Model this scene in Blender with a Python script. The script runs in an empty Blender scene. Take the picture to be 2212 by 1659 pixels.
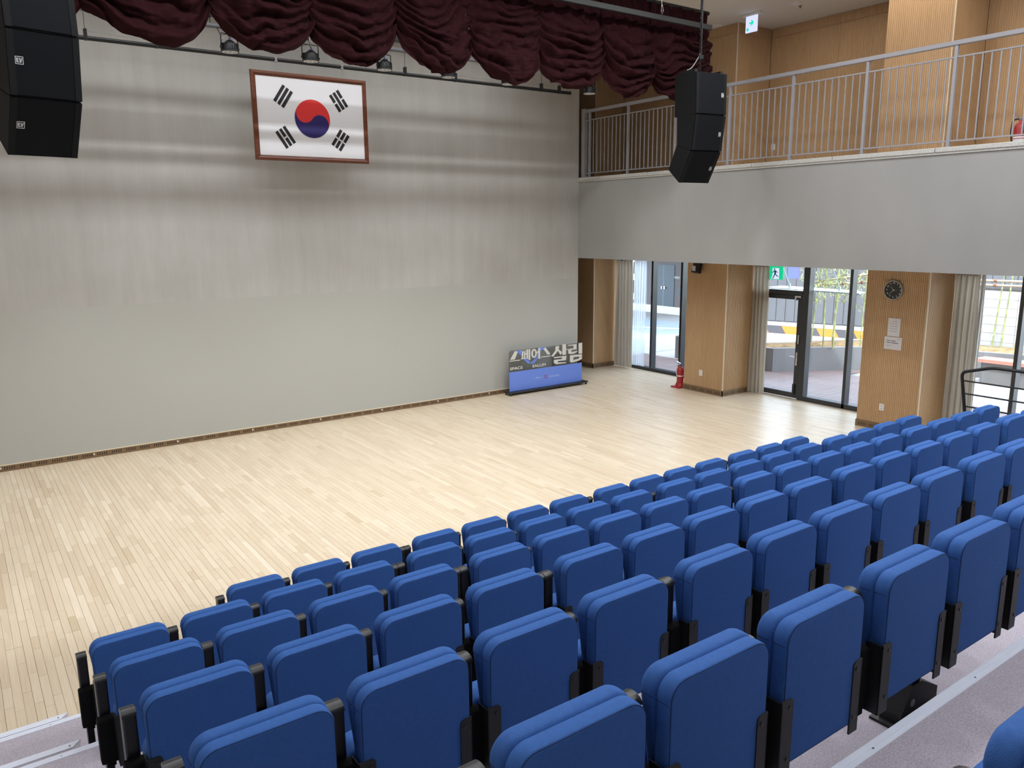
import bpy, math, random
from mathutils import Vector, Matrix
random.seed(11)
SC = bpy.context.scene
COL = SC.collection
PI = math.pi

# ------------------------------------------------------------------ camera
cam_d = bpy.data.cameras.new('camera')
cam = bpy.data.objects.new('camera', cam_d)
COL.objects.link(cam)
yaw, pit, rol = 0.6183, -0.1980, -0.0094
fw = Vector((math.sin(yaw) * math.cos(pit), math.cos(yaw) * math.cos(pit), math.sin(pit)))
rt0 = Vector((math.cos(yaw), -math.sin(yaw), 0))
up0 = rt0.cross(fw)
rt = math.cos(rol) * rt0 + math.sin(rol) * up0
up = -math.sin(rol) * rt0 + math.cos(rol) * up0
M = Matrix((rt, up, -fw)).transposed().to_4x4()
M.translation = Vector((0, 0, 3.46))
cam.matrix_world = M
cam_d.sensor_fit = 'HORIZONTAL'
cam_d.sensor_width = 36.0
cam_d.lens = 1701.56 / 2212 * 36.0
cam_d.clip_start = 0.05
cam_d.clip_end = 200
SC.camera = cam

# ------------------------------------------------------------------ colour management
SC.view_settings.view_transform = 'Standard'
SC.view_settings.look = 'None'
SC.view_settings.gamma = 1.0
SC.view_settings.use_curve_mapping = False
SC.view_settings.exposure = 0.0

# ------------------------------------------------------------------ sky, sun, room lamps
W = bpy.data.worlds.new('world')
SC.world = W
W.use_nodes = True
nt = W.node_tree
nt.nodes.clear()
sky = nt.nodes.new('ShaderNodeTexSky')
sky.sky_type = 'NISHITA'
sky.sun_disc = False
sky.sun_elevation = math.radians(58)
sky.sun_rotation = math.radians(250)
bg = nt.nodes.new('ShaderNodeBackground')
bg.inputs[1].default_value = 2.3
wo = nt.nodes.new('ShaderNodeOutputWorld')
hs = nt.nodes.new('ShaderNodeHueSaturation')
hs.inputs['Saturation'].default_value = 0.42
nt.links.new(sky.outputs[0], hs.inputs['Color'])
nt.links.new(hs.outputs[0], bg.inputs[0])
nt.links.new(bg.outputs[0], wo.inputs[0])


def light(name, kind, loc, energy, color, rot=(0, 0, 0), size=None):
    d = bpy.data.lights.new(name, kind)
    d.energy = energy
    d.color = color
    if kind == 'AREA':
        d.shape = 'RECTANGLE'
        d.size, d.size_y = size
    o = bpy.data.objects.new(name, d)
    COL.objects.link(o)
    o.location = loc
    o.rotation_euler = rot
    return o


sun = light('sun', 'SUN', (0, 0, 20), 6.0, (1.0, 0.95, 0.86))
sd = Vector((0.40, 0.22, -0.89))
sun.rotation_euler = sd.to_track_quat('-Z', 'Y').to_euler()
sun.data.angle = 0.01
WARM = (1.0, 0.93, 0.82)
COOL = (0.93, 0.96, 1.0)
# rows of ceiling lamps over the hall, and the linear lamp over the stage behind the valance
for yy, pw in ((7.05, 68), (3.7, 54), (0.7, 60)):
    for xx in (1.25, 3.3, 5.35, 7.4, 9.45):
        light('ceiling_lamp', 'AREA', (xx, yy, 7.12), pw * (1.0 if yy > 6 else 0.32 + 0.135 * xx), COOL, size=(0.55, 0.55))
light('stage_lamp_row', 'AREA', (4.7, 9.75, 7.08), 270, COOL, size=(9.4, 0.10)).data.spread = math.radians(150)
light('stage_lamp_row', 'AREA', (4.7, 12.2, 7.08), 95, COOL, size=(9.4, 0.25)).data.spread = math.radians(140)
light('balcony_fill', 'AREA', (12.2, 5.2, 7.12), 55, WARM, size=(0.3, 8.0))  # added fill light; the balcony's own downlights look unlit
SC.cycles.max_bounces = 8
SC.cycles.transparent_max_bounces = 16
SC.cycles.sample_clamp_indirect = 6.0
SC.cycles.caustics_reflective = False
SC.cycles.caustics_refractive = False


# ------------------------------------------------------------------ materials
def lin(c):
    if isinstance(c, str):
        c = [int(c[i:i + 2], 16) / 255 for i in (0, 2, 4)]
        c = [x / 12.92 if x <= 0.04045 else ((x + 0.055) / 1.055) ** 2.4 for x in c]
    return (c[0], c[1], c[2], 1.0)


def base_mat(name, col, rough=0.6, metal=0.0, spec=0.5, emit=0.0, noise=0.0, nscale=(8, 8, 8), col2=None, bump=0.0, bscale=None, sheen=0.0):
    m = bpy.data.materials.new(name)
    m.use_nodes = True
    n = m.node_tree.nodes
    b = n['Principled BSDF']
    b.inputs['Base Color'].default_value = lin(col)
    b.inputs['Roughness'].default_value = rough
    b.inputs['Metallic'].default_value = metal
    b.inputs['Specular IOR Level'].default_value = spec
    if sheen:
        b.inputs['Sheen Weight'].default_value = sheen
        b.inputs['Sheen Roughness'].default_value = 0.5
        b.inputs['Sheen Tint'].default_value = lin(col)
    if emit:
        b.inputs['Emission Color'].default_value = lin(col)
        b.inputs['Emission Strength'].default_value = emit
    L = m.node_tree.links
    if noise or bump:
        tc = n.new('ShaderNodeTexCoord')
        mp = n.new('ShaderNodeMapping')
        L.new(tc.outputs['Object'], mp.inputs[0])
        mp.inputs['Scale'].default_value = nscale
        nz = n.new('ShaderNodeTexNoise')
        nz.inputs['Scale'].default_value = 1.0
        nz.inputs['Detail'].default_value = 4.0
        L.new(mp.outputs[0], nz.inputs['Vector'])
        if noise:
            mx = n.new('ShaderNodeMix')
            mx.data_type = 'RGBA'
            cA = lin(col)
            cB = lin(col2) if col2 else tuple(x * (1 - noise) for x in cA[:3]) + (1,)
            mx.inputs[6].default_value = cA
            mx.inputs[7].default_value = cB
            cr = n.new('ShaderNodeMapRange')
            cr.inputs['From Min'].default_value = 0.3
            cr.inputs['From Max'].default_value = 0.7
            L.new(nz.outputs['Fac'], cr.inputs['Value'])
            L.new(cr.outputs[0], mx.inputs[0])
            L.new(mx.outputs[2], b.inputs['Base Color'])
        if bump:
            bp = n.new('ShaderNodeBump')
            bp.inputs['Strength'].default_value = bump
            bp.inputs['Distance'].default_value = 0.002
            src = nz
            if bscale:
                mp2 = n.new('ShaderNodeMapping')
                L.new(tc.outputs['Object'], mp2.inputs[0])
                mp2.inputs['Scale'].default_value = bscale
                src = n.new('ShaderNodeTexNoise')
                src.inputs['Scale'].default_value = 1.0
                L.new(mp2.outputs[0], src.inputs['Vector'])
            L.new(src.outputs['Fac'], bp.inputs['Height'])
            L.new(bp.outputs[0], b.inputs['Normal'])
    return m


MT = {}
MT['fabric'] = base_mat('blue_fabric', (0.038, 0.119, 0.37), 0.85, spec=0.25, noise=0.12, nscale=(60, 60, 60), bump=0.12, bscale=(420, 420, 420), sheen=0.25)
MT['blackplastic'] = base_mat('black_plastic', (0.012, 0.012, 0.013), 0.42, spec=0.5)
MT['armcap'] = base_mat('dark_grey_plastic', (0.020, 0.020, 0.021), 0.38, spec=0.5, noise=0.25, nscale=(120, 20, 20))
MT['blacksteel'] = base_mat('black_powder_coat', (0.0105, 0.0105, 0.011), 0.5, spec=0.4, bump=0.1, bscale=(300, 300, 300))
MT['voidblack'] = base_mat('matt_black', (0.006, 0.006, 0.0065), 0.8, spec=0.15)
MT['bolt'] = base_mat('bolt_steel', (0.25, 0.24, 0.22), 0.35, metal=1)
MT['brass'] = base_mat('brass', (0.55, 0.45, 0.18), 0.35, metal=1)
MT['disc'] = base_mat('grey_disc', (0.45, 0.48, 0.50), 0.5)
MT['carpet'] = base_mat('grey_carpet', 'bdb6bf', 0.95, spec=0.1, noise=0.30, nscale=(160, 160, 160), col2='9d969f', bump=0.5, bscale=(260, 260, 260))
MT['riser'] = base_mat('riser_dark', '4a464c', 0.8, spec=0.2)
MT['alu'] = base_mat('aluminium', (0.74, 0.78, 0.88), 0.4, metal=0.0, noise=0.06, nscale=(4, 90, 90))
MT['frame'] = base_mat('dark_frame', (0.020, 0.022, 0.026), 0.32, spec=0.6)
MT['steelwhite'] = base_mat('silver_paint', (0.27, 0.265, 0.28), 0.45)
MT['plaster'] = base_mat('plaster_white', (0.62, 0.59, 0.56), 0.9, spec=0.2)
MT['stone'] = base_mat('coping_stone', (0.50, 0.49, 0.46), 0.55, noise=0.25, nscale=(40, 40, 40))
MT['white'] = base_mat('white_paint', (0.74, 0.74, 0.73), 0.5)
MT['paper'] = base_mat('paper', (0.66, 0.65, 0.68), 0.9, spec=0.1)
MT['print'] = base_mat('print_grey', (0.22, 0.22, 0.23), 0.9)
MT['printdark'] = base_mat('print_black', (0.03, 0.03, 0.035), 0.9)
MT['black'] = base_mat('black', (0.01, 0.01, 0.011), 0.6)
MT['red'] = base_mat('extinguisher_red', (0.34, 0.018, 0.02), 0.35)
MT['chrome'] = base_mat('chrome', (0.62, 0.62, 0.60), 0.22, metal=1)
MT['speaker'] = base_mat('speaker_black', (0.0075, 0.008, 0.0085), 0.8, spec=0.2, bump=0.2, bscale=(220, 220, 220))
MT['grille'] = base_mat('speaker_grille', (0.0055, 0.0062, 0.0078), 0.85, spec=0.15, bump=0.4, bscale=(350, 350, 350))
MT['logo'] = base_mat('logo_white', (0.60, 0.60, 0.60), 0.6)
MT['velvet'] = base_mat('maroon_velvet', (0.025, 0.0050, 0.0062), 0.9, spec=0.1, noise=0.35, nscale=(14, 14, 14), sheen=0.12)
MT['flagwhite'] = base_mat('flag_white', (0.76, 0.76, 0.78), 0.45)
MT['flagred'] = base_mat('flag_red', (0.66, 0.032, 0.030), 0.5)
MT['flagblue'] = base_mat('flag_blue', (0.020, 0.012, 0.115), 0.5)
MT['flagblack'] = base_mat('flag_black', (0.012, 0.010, 0.012), 0.5)
MT['framewood'] = base_mat('flag_frame_wood', (0.17, 0.048, 0.020), 0.4, noise=0.45, nscale=(3, 30, 30))
MT['signblue'] = base_mat('sign_blue', (0.135, 0.235, 0.70), 0.4)
MT['letter'] = base_mat('sign_letter', (0.62, 0.61, 0.57), 0.5)
MT['drape'] = base_mat('beige_drape', (0.47, 0.41, 0.335), 0.95, spec=0.1, noise=0.12, nscale=(30, 30, 8))


def make_translucent(m, col, fac):
    n, L = m.node_tree.nodes, m.node_tree.links
    out = [x for x in n if x.type == 'OUTPUT_MATERIAL'][0]
    tl = n.new('ShaderNodeBsdfTranslucent')
    tl.inputs[0].default_value = lin(col)
    mx = n.new('ShaderNodeMixShader')
    mx.inputs[0].default_value = fac
    L.new(n['Principled BSDF'].outputs[0], mx.inputs[1])
    L.new(tl.outputs[0], mx.inputs[2])
    L.new(mx.outputs[0], out.inputs[0])
    return m


make_translucent(MT['drape'], (0.50, 0.43, 0.34), 0.30)
MT['green'] = base_mat('exit_green', (0.0, 0.52, 0.24), 0.5, emit=0.9)
MT['exitwhite'] = base_mat('exit_white', (0.60, 0.64, 1.0), 0.5, emit=0.95)
MT['clockface'] = base_mat('clock_face', (0.018, 0.018, 0.018), 0.3)
MT['clockrim'] = base_mat('clock_rim', (0.40, 0.39, 0.37), 0.35, metal=0.5)
MT['floorbase'] = base_mat('floor_joint', (0.26, 0.18, 0.11), 0.8)
MT['vent'] = base_mat('vent_slot', (0.035, 0.022, 0.012), 0.8)
MT['basewood'] = base_mat('baseboard_wood', (0.205, 0.125, 0.064), 0.5, noise=0.25, nscale=(4, 4, 60))
MT['trimlight'] = base_mat('corner_trim_light', (0.66, 0.57, 0.42), 0.5)
# outside
MT['concrete'] = base_mat('outside_concrete', (0.36, 0.35, 0.34), 0.9, noise=0.2, nscale=(1, 1, 1))
MT['planter'] = base_mat('planter_render', (0.155, 0.155, 0.165), 0.85, noise=0.15, nscale=(2, 2, 2))
MT['soil'] = base_mat('dry_soil', (0.27, 0.185, 0.10), 1.0, spec=0.05, noise=0.5, nscale=(6, 6, 6), bump=0.8, bscale=(18, 18, 18))
MT['bamboo'] = base_mat('bamboo_green', (0.30, 0.34, 0.14), 0.45, noise=0.3, nscale=(5, 5, 3))
MT['bamboodry'] = base_mat('bamboo_dry', (0.46, 0.38, 0.28), 0.6, noise=0.3, nscale=(5, 5, 5))
MT['rope'] = base_mat('brown_rope', (0.18, 0.07, 0.035), 0.9)
MT['leafm'] = base_mat('bamboo_leaf', (0.38, 0.42, 0.17), 0.6, noise=0.5, nscale=(3, 3, 3), col2=(0.20, 0.25, 0.08))
MT['block'] = base_mat('white_block', (0.40, 0.40, 0.40), 0.8, noise=0.12, nscale=(3, 3, 3))
MT['mortar'] = base_mat('mortar', (0.24, 0.24, 0.24), 0.9)
MT['greyfence'] = base_mat('grey_cladding', (0.085, 0.085, 0.095), 0.6, noise=0.15, nscale=(1, 1, 0.3))
MT['orange'] = base_mat('orange_stripe', (0.55, 0.17, 0.02), 0.6)
MT['kerbblack'] = base_mat('kerb_black', (0.06, 0.055, 0.065), 0.7)
MT['kerbgrey'] = base_mat('kerb_grey', (0.36, 0.36, 0.37), 0.7)
MT['coral'] = base_mat('coral_seat', (0.50, 0.19, 0.145), 0.55)
MT['deck'] = base_mat('deck_wood', (0.20, 0.145, 0.135), 0.5, noise=0.35, nscale=(1.5, 20, 20))
MT['asphalt'] = base_mat('road_shade_tint', (0.30, 0.36, 0.42), 0.8, noise=0.15, nscale=(2, 2, 2))  # blue cast of the shaded ground is mixed into this colour
MT['lineWhite'] = base_mat('road_line', (0.75, 0.78, 0.80), 0.7)
MT['bwall'] = base_mat('far_wall_brown', (0.085, 0.072, 0.078), 0.7)
MT['bdoor'] = base_mat('far_door_navy', (0.030, 0.048, 0.072), 0.5)
MT['bplinth'] = base_mat('far_plinth', (0.50, 0.50, 0.46), 0.8)
MT['bwhite'] = base_mat('far_white', (0.66, 0.70, 0.70), 0.7)


def add_weave(m, pitch=0.0046, strength=0.25):
    n, L = m.node_tree.nodes, m.node_tree.links
    b = n['Principled BSDF']
    tc = n.new('ShaderNodeTexCoord')
    sp = n.new('ShaderNodeSeparateXYZ')
    L.new(tc.outputs['Object'], sp.inputs[0])

    def mth(op, a, c=None):
        x = n.new('ShaderNodeMath')
        x.operation = op
        for i_, v in enumerate((a, c)):
            if v is None:
                continue
            if isinstance(v, (int, float)):
                x.inputs[i_].default_value = v
            else:
                L.new(v, x.inputs[i_])
        return x.outputs[0]
    w = 2 * PI / pitch
    sx_ = mth('SINE', mth('MULTIPLY', sp.outputs['X'], w))
    sz_ = mth('SINE', mth('MULTIPLY', mth('ADD', sp.outputs['Z'], sp.outputs['Y']), w))
    h_ = mth('MULTIPLY', sx_, sz_)
    bp = n.new('ShaderNodeBump')
    bp.inputs['Strength'].default_value = strength
    bp.inputs['Distance'].default_value = 0.0012
    L.new(h_, bp.inputs['Height'])
    old = [l.from_socket for l in m.node_tree.links if l.to_socket == b.inputs['Normal']]
    if old:
        L.new(old[0], bp.inputs['Normal'])
    L.new(bp.outputs[0], b.inputs['Normal'])


add_weave(MT['fabric'])


def plank_material():
    m = base_mat('maple_plank', (0.5, 0.4, 0.3), 0.34, spec=0.45)
    n, L = m.node_tree.nodes, m.node_tree.links
    b = n['Principled BSDF']
    at = n.new('ShaderNodeAttribute')
    at.attribute_name = 'tone'
    cr = n.new('ShaderNodeValToRGB')
    e = cr.color_ramp.elements
    e[0].position = 0.0
    e[0].color = (0.560, 0.440, 0.298, 1)
    e[1].position = 1.0
    e[1].color = (0.735, 0.625, 0.480, 1)
    for p, c in ((0.25, (0.620, 0.500, 0.355, 1)), (0.55, (0.660, 0.548, 0.396, 1)), (0.8, (0.690, 0.580, 0.428, 1))):
        x = e.new(p)
        x.color = c
    L.new(at.outputs['Fac'], cr.inputs[0])
    tc = n.new('ShaderNodeTexCoord')
    mp = n.new('ShaderNodeMapping')
    mp.inputs['Scale'].default_value = (70, 2.5, 1)
    L.new(tc.outputs['Object'], mp.inputs[0])
    nz = n.new('ShaderNodeTexNoise')
    nz.inputs['Scale'].default_value = 1
    nz.inputs['Detail'].default_value = 5
    L.new(mp.outputs[0], nz.inputs['Vector'])
    mr = n.new('ShaderNodeMapRange')
    mr.inputs['From Min'].default_value = 0.3
    mr.inputs['From Max'].default_value = 0.7
    mr.inputs['To Min'].default_value = 0.93
    mr.inputs['To Max'].default_value = 1.05
    L.new(nz.outputs['Fac'], mr.inputs['Value'])
    mx = n.new('ShaderNodeVectorMath')
    mx.operation = 'MULTIPLY'
    L.new(cr.outputs[0], mx.inputs[0])
    L.new(mr.outputs[0], mx.inputs[1])
    L.new(mx.outputs[0], b.inputs['Base Color'])
    return m


MT['plank'] = plank_material()


def wood_panel_material(name, a, c, rough=0.5):
    m = base_mat(name, a, rough, spec=0.35)
    n, L = m.node_tree.nodes, m.node_tree.links
    b = n['Principled BSDF']
    tc = n.new('ShaderNodeTexCoord')
    res = []
    for s in ((55, 55, 1.6), (1.1, 1.1, 0.35)):
        mp = n.new('ShaderNodeMapping')
        mp.inputs['Scale'].default_value = s
        L.new(tc.outputs['Object'], mp.inputs[0])
        nz = n.new('ShaderNodeTexNoise')
        nz.inputs['Scale'].default_value = 1
        nz.inputs['Detail'].default_value = 5
        L.new(mp.outputs[0], nz.inputs['Vector'])
        res.append(nz)
    ad = n.new('ShaderNodeMath')
    ad.operation = 'ADD'
    L.new(res[0].outputs['Fac'], ad.inputs[0])
    L.new(res[1].outputs['Fac'], ad.inputs[1])
    mr = n.new('ShaderNodeMapRange')
    mr.inputs['From Min'].default_value = 0.7
    mr.inputs['From Max'].default_value = 1.3
    L.new(ad.outputs[0], mr.inputs['Value'])
    mx = n.new('ShaderNodeMix')
    mx.data_type = 'RGBA'
    mx.inputs[6].default_value = lin(a)
    mx.inputs[7].default_value = lin(c)
    L.new(mr.outputs[0], mx.inputs[0])
    L.new(mx.outputs[2], b.inputs['Base Color'])
    return m


MT['wood'] = wood_panel_material('oak_cladding', (0.430, 0.272, 0.140), (0.530, 0.350, 0.195))


def stage_wall_material(z_split):
    """Grey skim-coated wall: vertical trowel streaks and blotches above the paint line, a smooth lighter coat below it."""
    m = base_mat('stage_wall_grey', (0.4, 0.4, 0.4), 0.75, spec=0.3)
    n, L = m.node_tree.nodes, m.node_tree.links
    b = n['Principled BSDF']
    tc = n.new('ShaderNodeTexCoord')

    def nz(scale, detail=4.0):
        mp = n.new('ShaderNodeMapping')
        mp.inputs['Scale'].default_value = scale
        L.new(tc.outputs['Object'], mp.inputs[0])
        z = n.new('ShaderNodeTexNoise')
        z.inputs['Scale'].default_value = 1
        z.inputs['Detail'].default_value = detail
        L.new(mp.outputs[0], z.inputs['Vector'])
        return z.outputs['Fac']

    def math_(op, a, c):
        x = n.new('ShaderNodeMath')
        x.operation = op
        for i, v in enumerate((a, c)):
            if isinstance(v, (int, float)):
                x.inputs[i].default_value = v
            else:
                L.new(v, x.inputs[i])
        return x.outputs[0]

    streak = nz((5.0, 5.0, 0.45))
    blot = nz((0.55, 0.55, 0.9))
    fine = nz((22, 22, 3))
    t = math_('ADD', math_('MULTIPLY', streak, 0.5), math_('ADD', math_('MULTIPLY', blot, 0.75), math_('MULTIPLY', fine, 0.2)))
    mr = n.new('ShaderNodeMapRange')
    mr.inputs['From Min'].default_value = 0.50
    mr.inputs['From Max'].default_value = 0.95
    L.new(t, mr.inputs['Value'])
    up_ = n.new('ShaderNodeMix')
    up_.data_type = 'RGBA'
    up_.inputs[6].default_value = (0.372, 0.360, 0.328, 1)
    up_.inputs[7].default_value = (0.462, 0.453, 0.430, 1)
    L.new(mr.outputs[0], up_.inputs[0])
    lo = n.new('ShaderNodeMix')
    lo.data_type = 'RGBA'
    lo.inputs[6].default_value = (0.395, 0.394, 0.362, 1)
    lo.inputs[7].default_value = (0.412, 0.410, 0.378, 1)
    L.new(blot, lo.inputs[0])
    sp = n.new('ShaderNodeSeparateXYZ')
    L.new(tc.outputs['Object'], sp.inputs[0])
    st = n.new('ShaderNodeMapRange')
    st.inputs['From Min'].default_value = z_split - 0.012
    st.inputs['From Max'].default_value = z_split + 0.012
    wob = math_('ADD', sp.outputs['Z'], math_('MULTIPLY', math_('SUBTRACT', fine, 0.5), 0.02))
    L.new(wob, st.inputs['Value'])
    mx = n.new('ShaderNodeMix')
    mx.data_type = 'RGBA'
    L.new(st.outputs[0], mx.inputs[0])
    L.new(lo.outputs[2], mx.inputs[6])
    L.new(up_.outputs[2], mx.inputs[7])
    L.new(mx.outputs[2], b.inputs['Base Color'])
    return m


MT['stagewall'] = stage_wall_material(2.326)
MT['parapet'] = base_mat('parapet_grey', (0.320, 0.315, 0.302), 0.8, spec=0.25, noise=0.14, nscale=(0.8, 0.8, 0.5))


def glass_material(name, tint, refl=0.10, rough=0.0):
    m = bpy.data.materials.new(name)
    m.use_nodes = True
    n, L = m.node_tree.nodes, m.node_tree.links
    n.clear()
    out = n.new('ShaderNodeOutputMaterial')
    tr = n.new('ShaderNodeBsdfTransparent')
    tr.inputs[0].default_value = tint
    gl = n.new('ShaderNodeBsdfGlossy')
    gl.inputs['Roughness'].default_value = rough
    lw = n.new('ShaderNodeLayerWeight')
    lw.inputs[0].default_value = 0.5
    pw = n.new('ShaderNodeMath')
    pw.operation = 'POWER'
    L.new(lw.outputs['Facing'], pw.inputs[0])
    pw.inputs[1].default_value = 5.0
    ma = n.new('ShaderNodeMath')
    ma.operation = 'MULTIPLY_ADD'
    L.new(pw.outputs[0], ma.inputs[0])
    ma.inputs[1].default_value = 0.7
    ma.inputs[2].default_value = 0.035
    mx = n.new('ShaderNodeMixShader')
    L.new(ma.outputs[0], mx.inputs[0])
    L.new(tr.outputs[0], mx.inputs[1])
    L.new(gl.outputs[0], mx.inputs[2])
    L.new(mx.outputs[0], out.inputs[0])
    return m


MT['glass'] = glass_material('window_glass', (0.90, 0.95, 0.97, 1))
MT['acrylic'] = glass_material('clear_acrylic', (0.72, 0.72, 0.71, 1))
MT['awning'] = base_mat('awning_glass', (0.36, 0.53, 0.66), 0.2)


def sheer_material():
    m = bpy.data.materials.new('sheer_cloth')
    m.use_nodes = True
    n, L = m.node_tree.nodes, m.node_tree.links
    n.clear()
    out = n.new('ShaderNodeOutputMaterial')
    tr = n.new('ShaderNodeBsdfTransparent')
    df = n.new('ShaderNodeBsdfTranslucent')
    df.inputs[0].default_value = (0.8, 0.85, 0.9, 1)
    mx = n.new('ShaderNodeMixShader')
    mx.inputs[0].default_value = 0.55
    L.new(tr.outputs[0], mx.inputs[1])
    L.new(df.outputs[0], mx.inputs[2])
    L.new(mx.outputs[0], out.inputs[0])
    return m


MT['sheer'] = sheer_material()


# ------------------------------------------------------------------ mesh helpers
class MB:
    def __init__(s):
        s.v, s.f = [], []

    def add(s, vs, fs):
        o = len(s.v)
        s.v += [tuple(p) for p in vs]
        s.f += [tuple(i + o for i in f) for f in fs]
        return s

    def box(s, x0, x1, y0, y1, z0, z1, c=0.0, T=None):
        if c <= 0:
            vs = [(x, y, z) for z in (z0, z1) for y in (y0, y1) for x in (x0, x1)]
            fs = [(0, 2, 3, 1), (4, 5, 7, 6), (0, 1, 5, 4), (2, 6, 7, 3), (0, 4, 6, 2), (1, 3, 7, 5)]
        else:
            c = min(c, (x1 - x0) / 2.01, (y1 - y0) / 2.01, (z1 - z0) / 2.01)
            vs, idx = [], {}
            X, Y, Z = (x0, x1), (y0, y1), (z0, z1)
            for i in (0, 1):
                for j in (0, 1):
                    for k in (0, 1):
                        sx, sy, sz = (1 - 2 * i) * c, (1 - 2 * j) * c, (1 - 2 * k) * c
                        for a in range(3):
                            p = [X[i] + sx, Y[j] + sy, Z[k] + sz]
                            p[a] = (X[i], Y[j], Z[k])[a]
                            idx[i, j, k, a] = len(vs)
                            vs.append(tuple(p))
            fs = []
            for a in range(3):
                b_, c_ = (a + 1) % 3, (a + 2) % 3
                for s0 in (0, 1):
                    q = []
                    for (m, n_) in ((0, 0), (1, 0), (1, 1), (0, 1)):
                        t = [0, 0, 0]
                        t[a], t[b_], t[c_] = s0, m, n_
                        q.append(idx[t[0], t[1], t[2], a])
                    fs.append(tuple(q) if s0 else tuple(q[::-1]))
                for m in (0, 1):
                    for n_ in (0, 1):
                        # edge along axis a between faces b_ and c_
                        t0, t1 = [0, 0, 0], [0, 0, 0]
                        t0[a], t0[b_], t0[c_] = 0, m, n_
                        t1[a], t1[b_], t1[c_] = 1, m, n_
                        q = [idx[t0[0], t0[1], t0[2], b_], idx[t1[0], t1[1], t1[2], b_], idx[t1[0], t1[1], t1[2], c_], idx[t0[0], t0[1], t0[2], c_]]
                        fs.append(tuple(q) if (m ^ n_) == 0 else tuple(q[::-1]))
            for i in (0, 1):
                for j in (0, 1):
                    for k in (0, 1):
                        q = [idx[i, j, k, 0], idx[i, j, k, 1], idx[i, j, k, 2]]
                        fs.append(tuple(q) if (i + j + k) % 2 == 1 else tuple(q[::-1]))
        if T is not None:
            vs = [T(p) for p in vs]
        return s.add(vs, fs)

    def prism(s, poly, a0, a1, to):
        """poly: 2-D outline; to(p, q, a) -> 3-D point; extruded along a."""
        n = len(poly)
        vs = [to(p, q, a0) for p, q in poly] + [to(p, q, a1) for p, q in poly]
        fs = [tuple(range(n))[::-1], tuple(range(n, 2 * n))]
        fs += [(i, (i + 1) % n, n + (i + 1) % n, n + i) for i in range(n)]
        return s.add(vs, fs)

    def tube(s, pts, r, n=10, cap=True):
        pts = [Vector(p) for p in pts]
        rs = r if isinstance(r, (list, tuple)) else [r] * len(pts)
        vs, fs = [], []
        t = (pts[1] - pts[0]).normalized()
        ref = Vector((0, 0, 1)) if abs(t.z) < 0.9 else Vector((1, 0, 0))
        u = t.cross(ref).normalized()
        for i, p in enumerate(pts):
            if i == 0:
                t = pts[1] - pts[0]
            elif i == len(pts) - 1:
                t = pts[-1] - pts[-2]
            else:
                t = (pts[i + 1] - p).normalized() + (p - pts[i - 1]).normalized()
            t = t.normalized()
            u = (u - t * u.dot(t)).normalized()
            w = t.cross(u)
            for k in range(n):
                a = 2 * PI * k / n
                vs.append(p + (u * math.cos(a) + w * math.sin(a)) * rs[i])
        for i in range(len(pts) - 1):
            for k in range(n):
                fs.append((i * n + k, i * n + (k + 1) % n, (i + 1) * n + (k + 1) % n, (i + 1) * n + k))
        if cap:
            fs.append(tuple(range(n))[::-1])
            fs.append(tuple(range((len(pts) - 1) * n, len(pts) * n)))
        return s.add(vs, fs)

    def lathe(s, prof, o, ax='z', n=20):
        vs, fs = [], []
        for (r, h) in prof:
            for k in range(n):
                a = 2 * PI * k / n
                c, d = r * math.cos(a), r * math.sin(a)
                p = {'z': (c, d, h), 'y': (c, h, d), 'x': (h, c, d)}[ax]
                vs.append((o[0] + p[0], o[1] + p[1], o[2] + p[2]))
        for i in range(len(prof) - 1):
            for k in range(n):
                fs.append((i * n + k, i * n + (k + 1) % n, (i + 1) * n + (k + 1) % n, (i + 1) * n + k))
        fs.append(tuple(range(n))[::-1])
        fs.append(tuple(range((len(prof) - 1) * n, len(prof) * n)))
        return s.add(vs, fs)

    def grid(s, fn, nu, nv):
        vs = [fn(i / nu, j / nv) for j in range(nv + 1) for i in range(nu + 1)]
        fs = [(j * (nu + 1) + i, j * (nu + 1) + i + 1, (j + 1) * (nu + 1) + i + 1, (j + 1) * (nu + 1) + i) for j in range(nv) for i in range(nu)]
        return s.add(vs, fs)

    def mesh(s, name, m, smooth=None):
        me = bpy.data.meshes.new(name)
        me.from_pydata(s.v, [], s.f)
        ms = m if isinstance(m, (list, tuple)) else [m]
        for x in ms:
            me.materials.append(MT[x] if isinstance(x, str) else x)
        if smooth is not None:
            me.shade_smooth()
            if smooth < 180:
                me.set_sharp_from_angle(angle=math.radians(smooth))
        me.update()
        return me

    def build(s, name, m, parent=None, smooth=None, kind=None):
        return link(name, s.mesh(name, m, smooth), parent, kind)


def recalc(me):
    import bmesh
    b = bmesh.new()
    b.from_mesh(me)
    bmesh.ops.recalc_face_normals(b, faces=b.faces)
    b.to_mesh(me)
    b.free()


def link(name, me, parent=None, kind=None):
    o = bpy.data.objects.new(name, me)
    COL.objects.link(o)
    if parent is not None:
        o.parent = parent
    if kind:
        o['kind'] = kind
    return o


def thing(name, label, cat, loc=(0, 0, 0), rz=0.0, group=None):
    o = bpy.data.objects.new(name, None)
    COL.objects.link(o)
    o.empty_display_size = 0.1
    o.location = loc
    o.rotation_euler = (0, 0, rz)
    o['label'] = label
    o['category'] = cat
    if group:
        o['group'] = group
    return o


def tag(o, label, cat, group=None):
    o['label'] = label
    o['category'] = cat
    if group:
        o['group'] = group
    return o


def struct(o, label=None):
    o['kind'] = 'structure'
    if label:
        o['label'] = label
    return o


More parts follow.
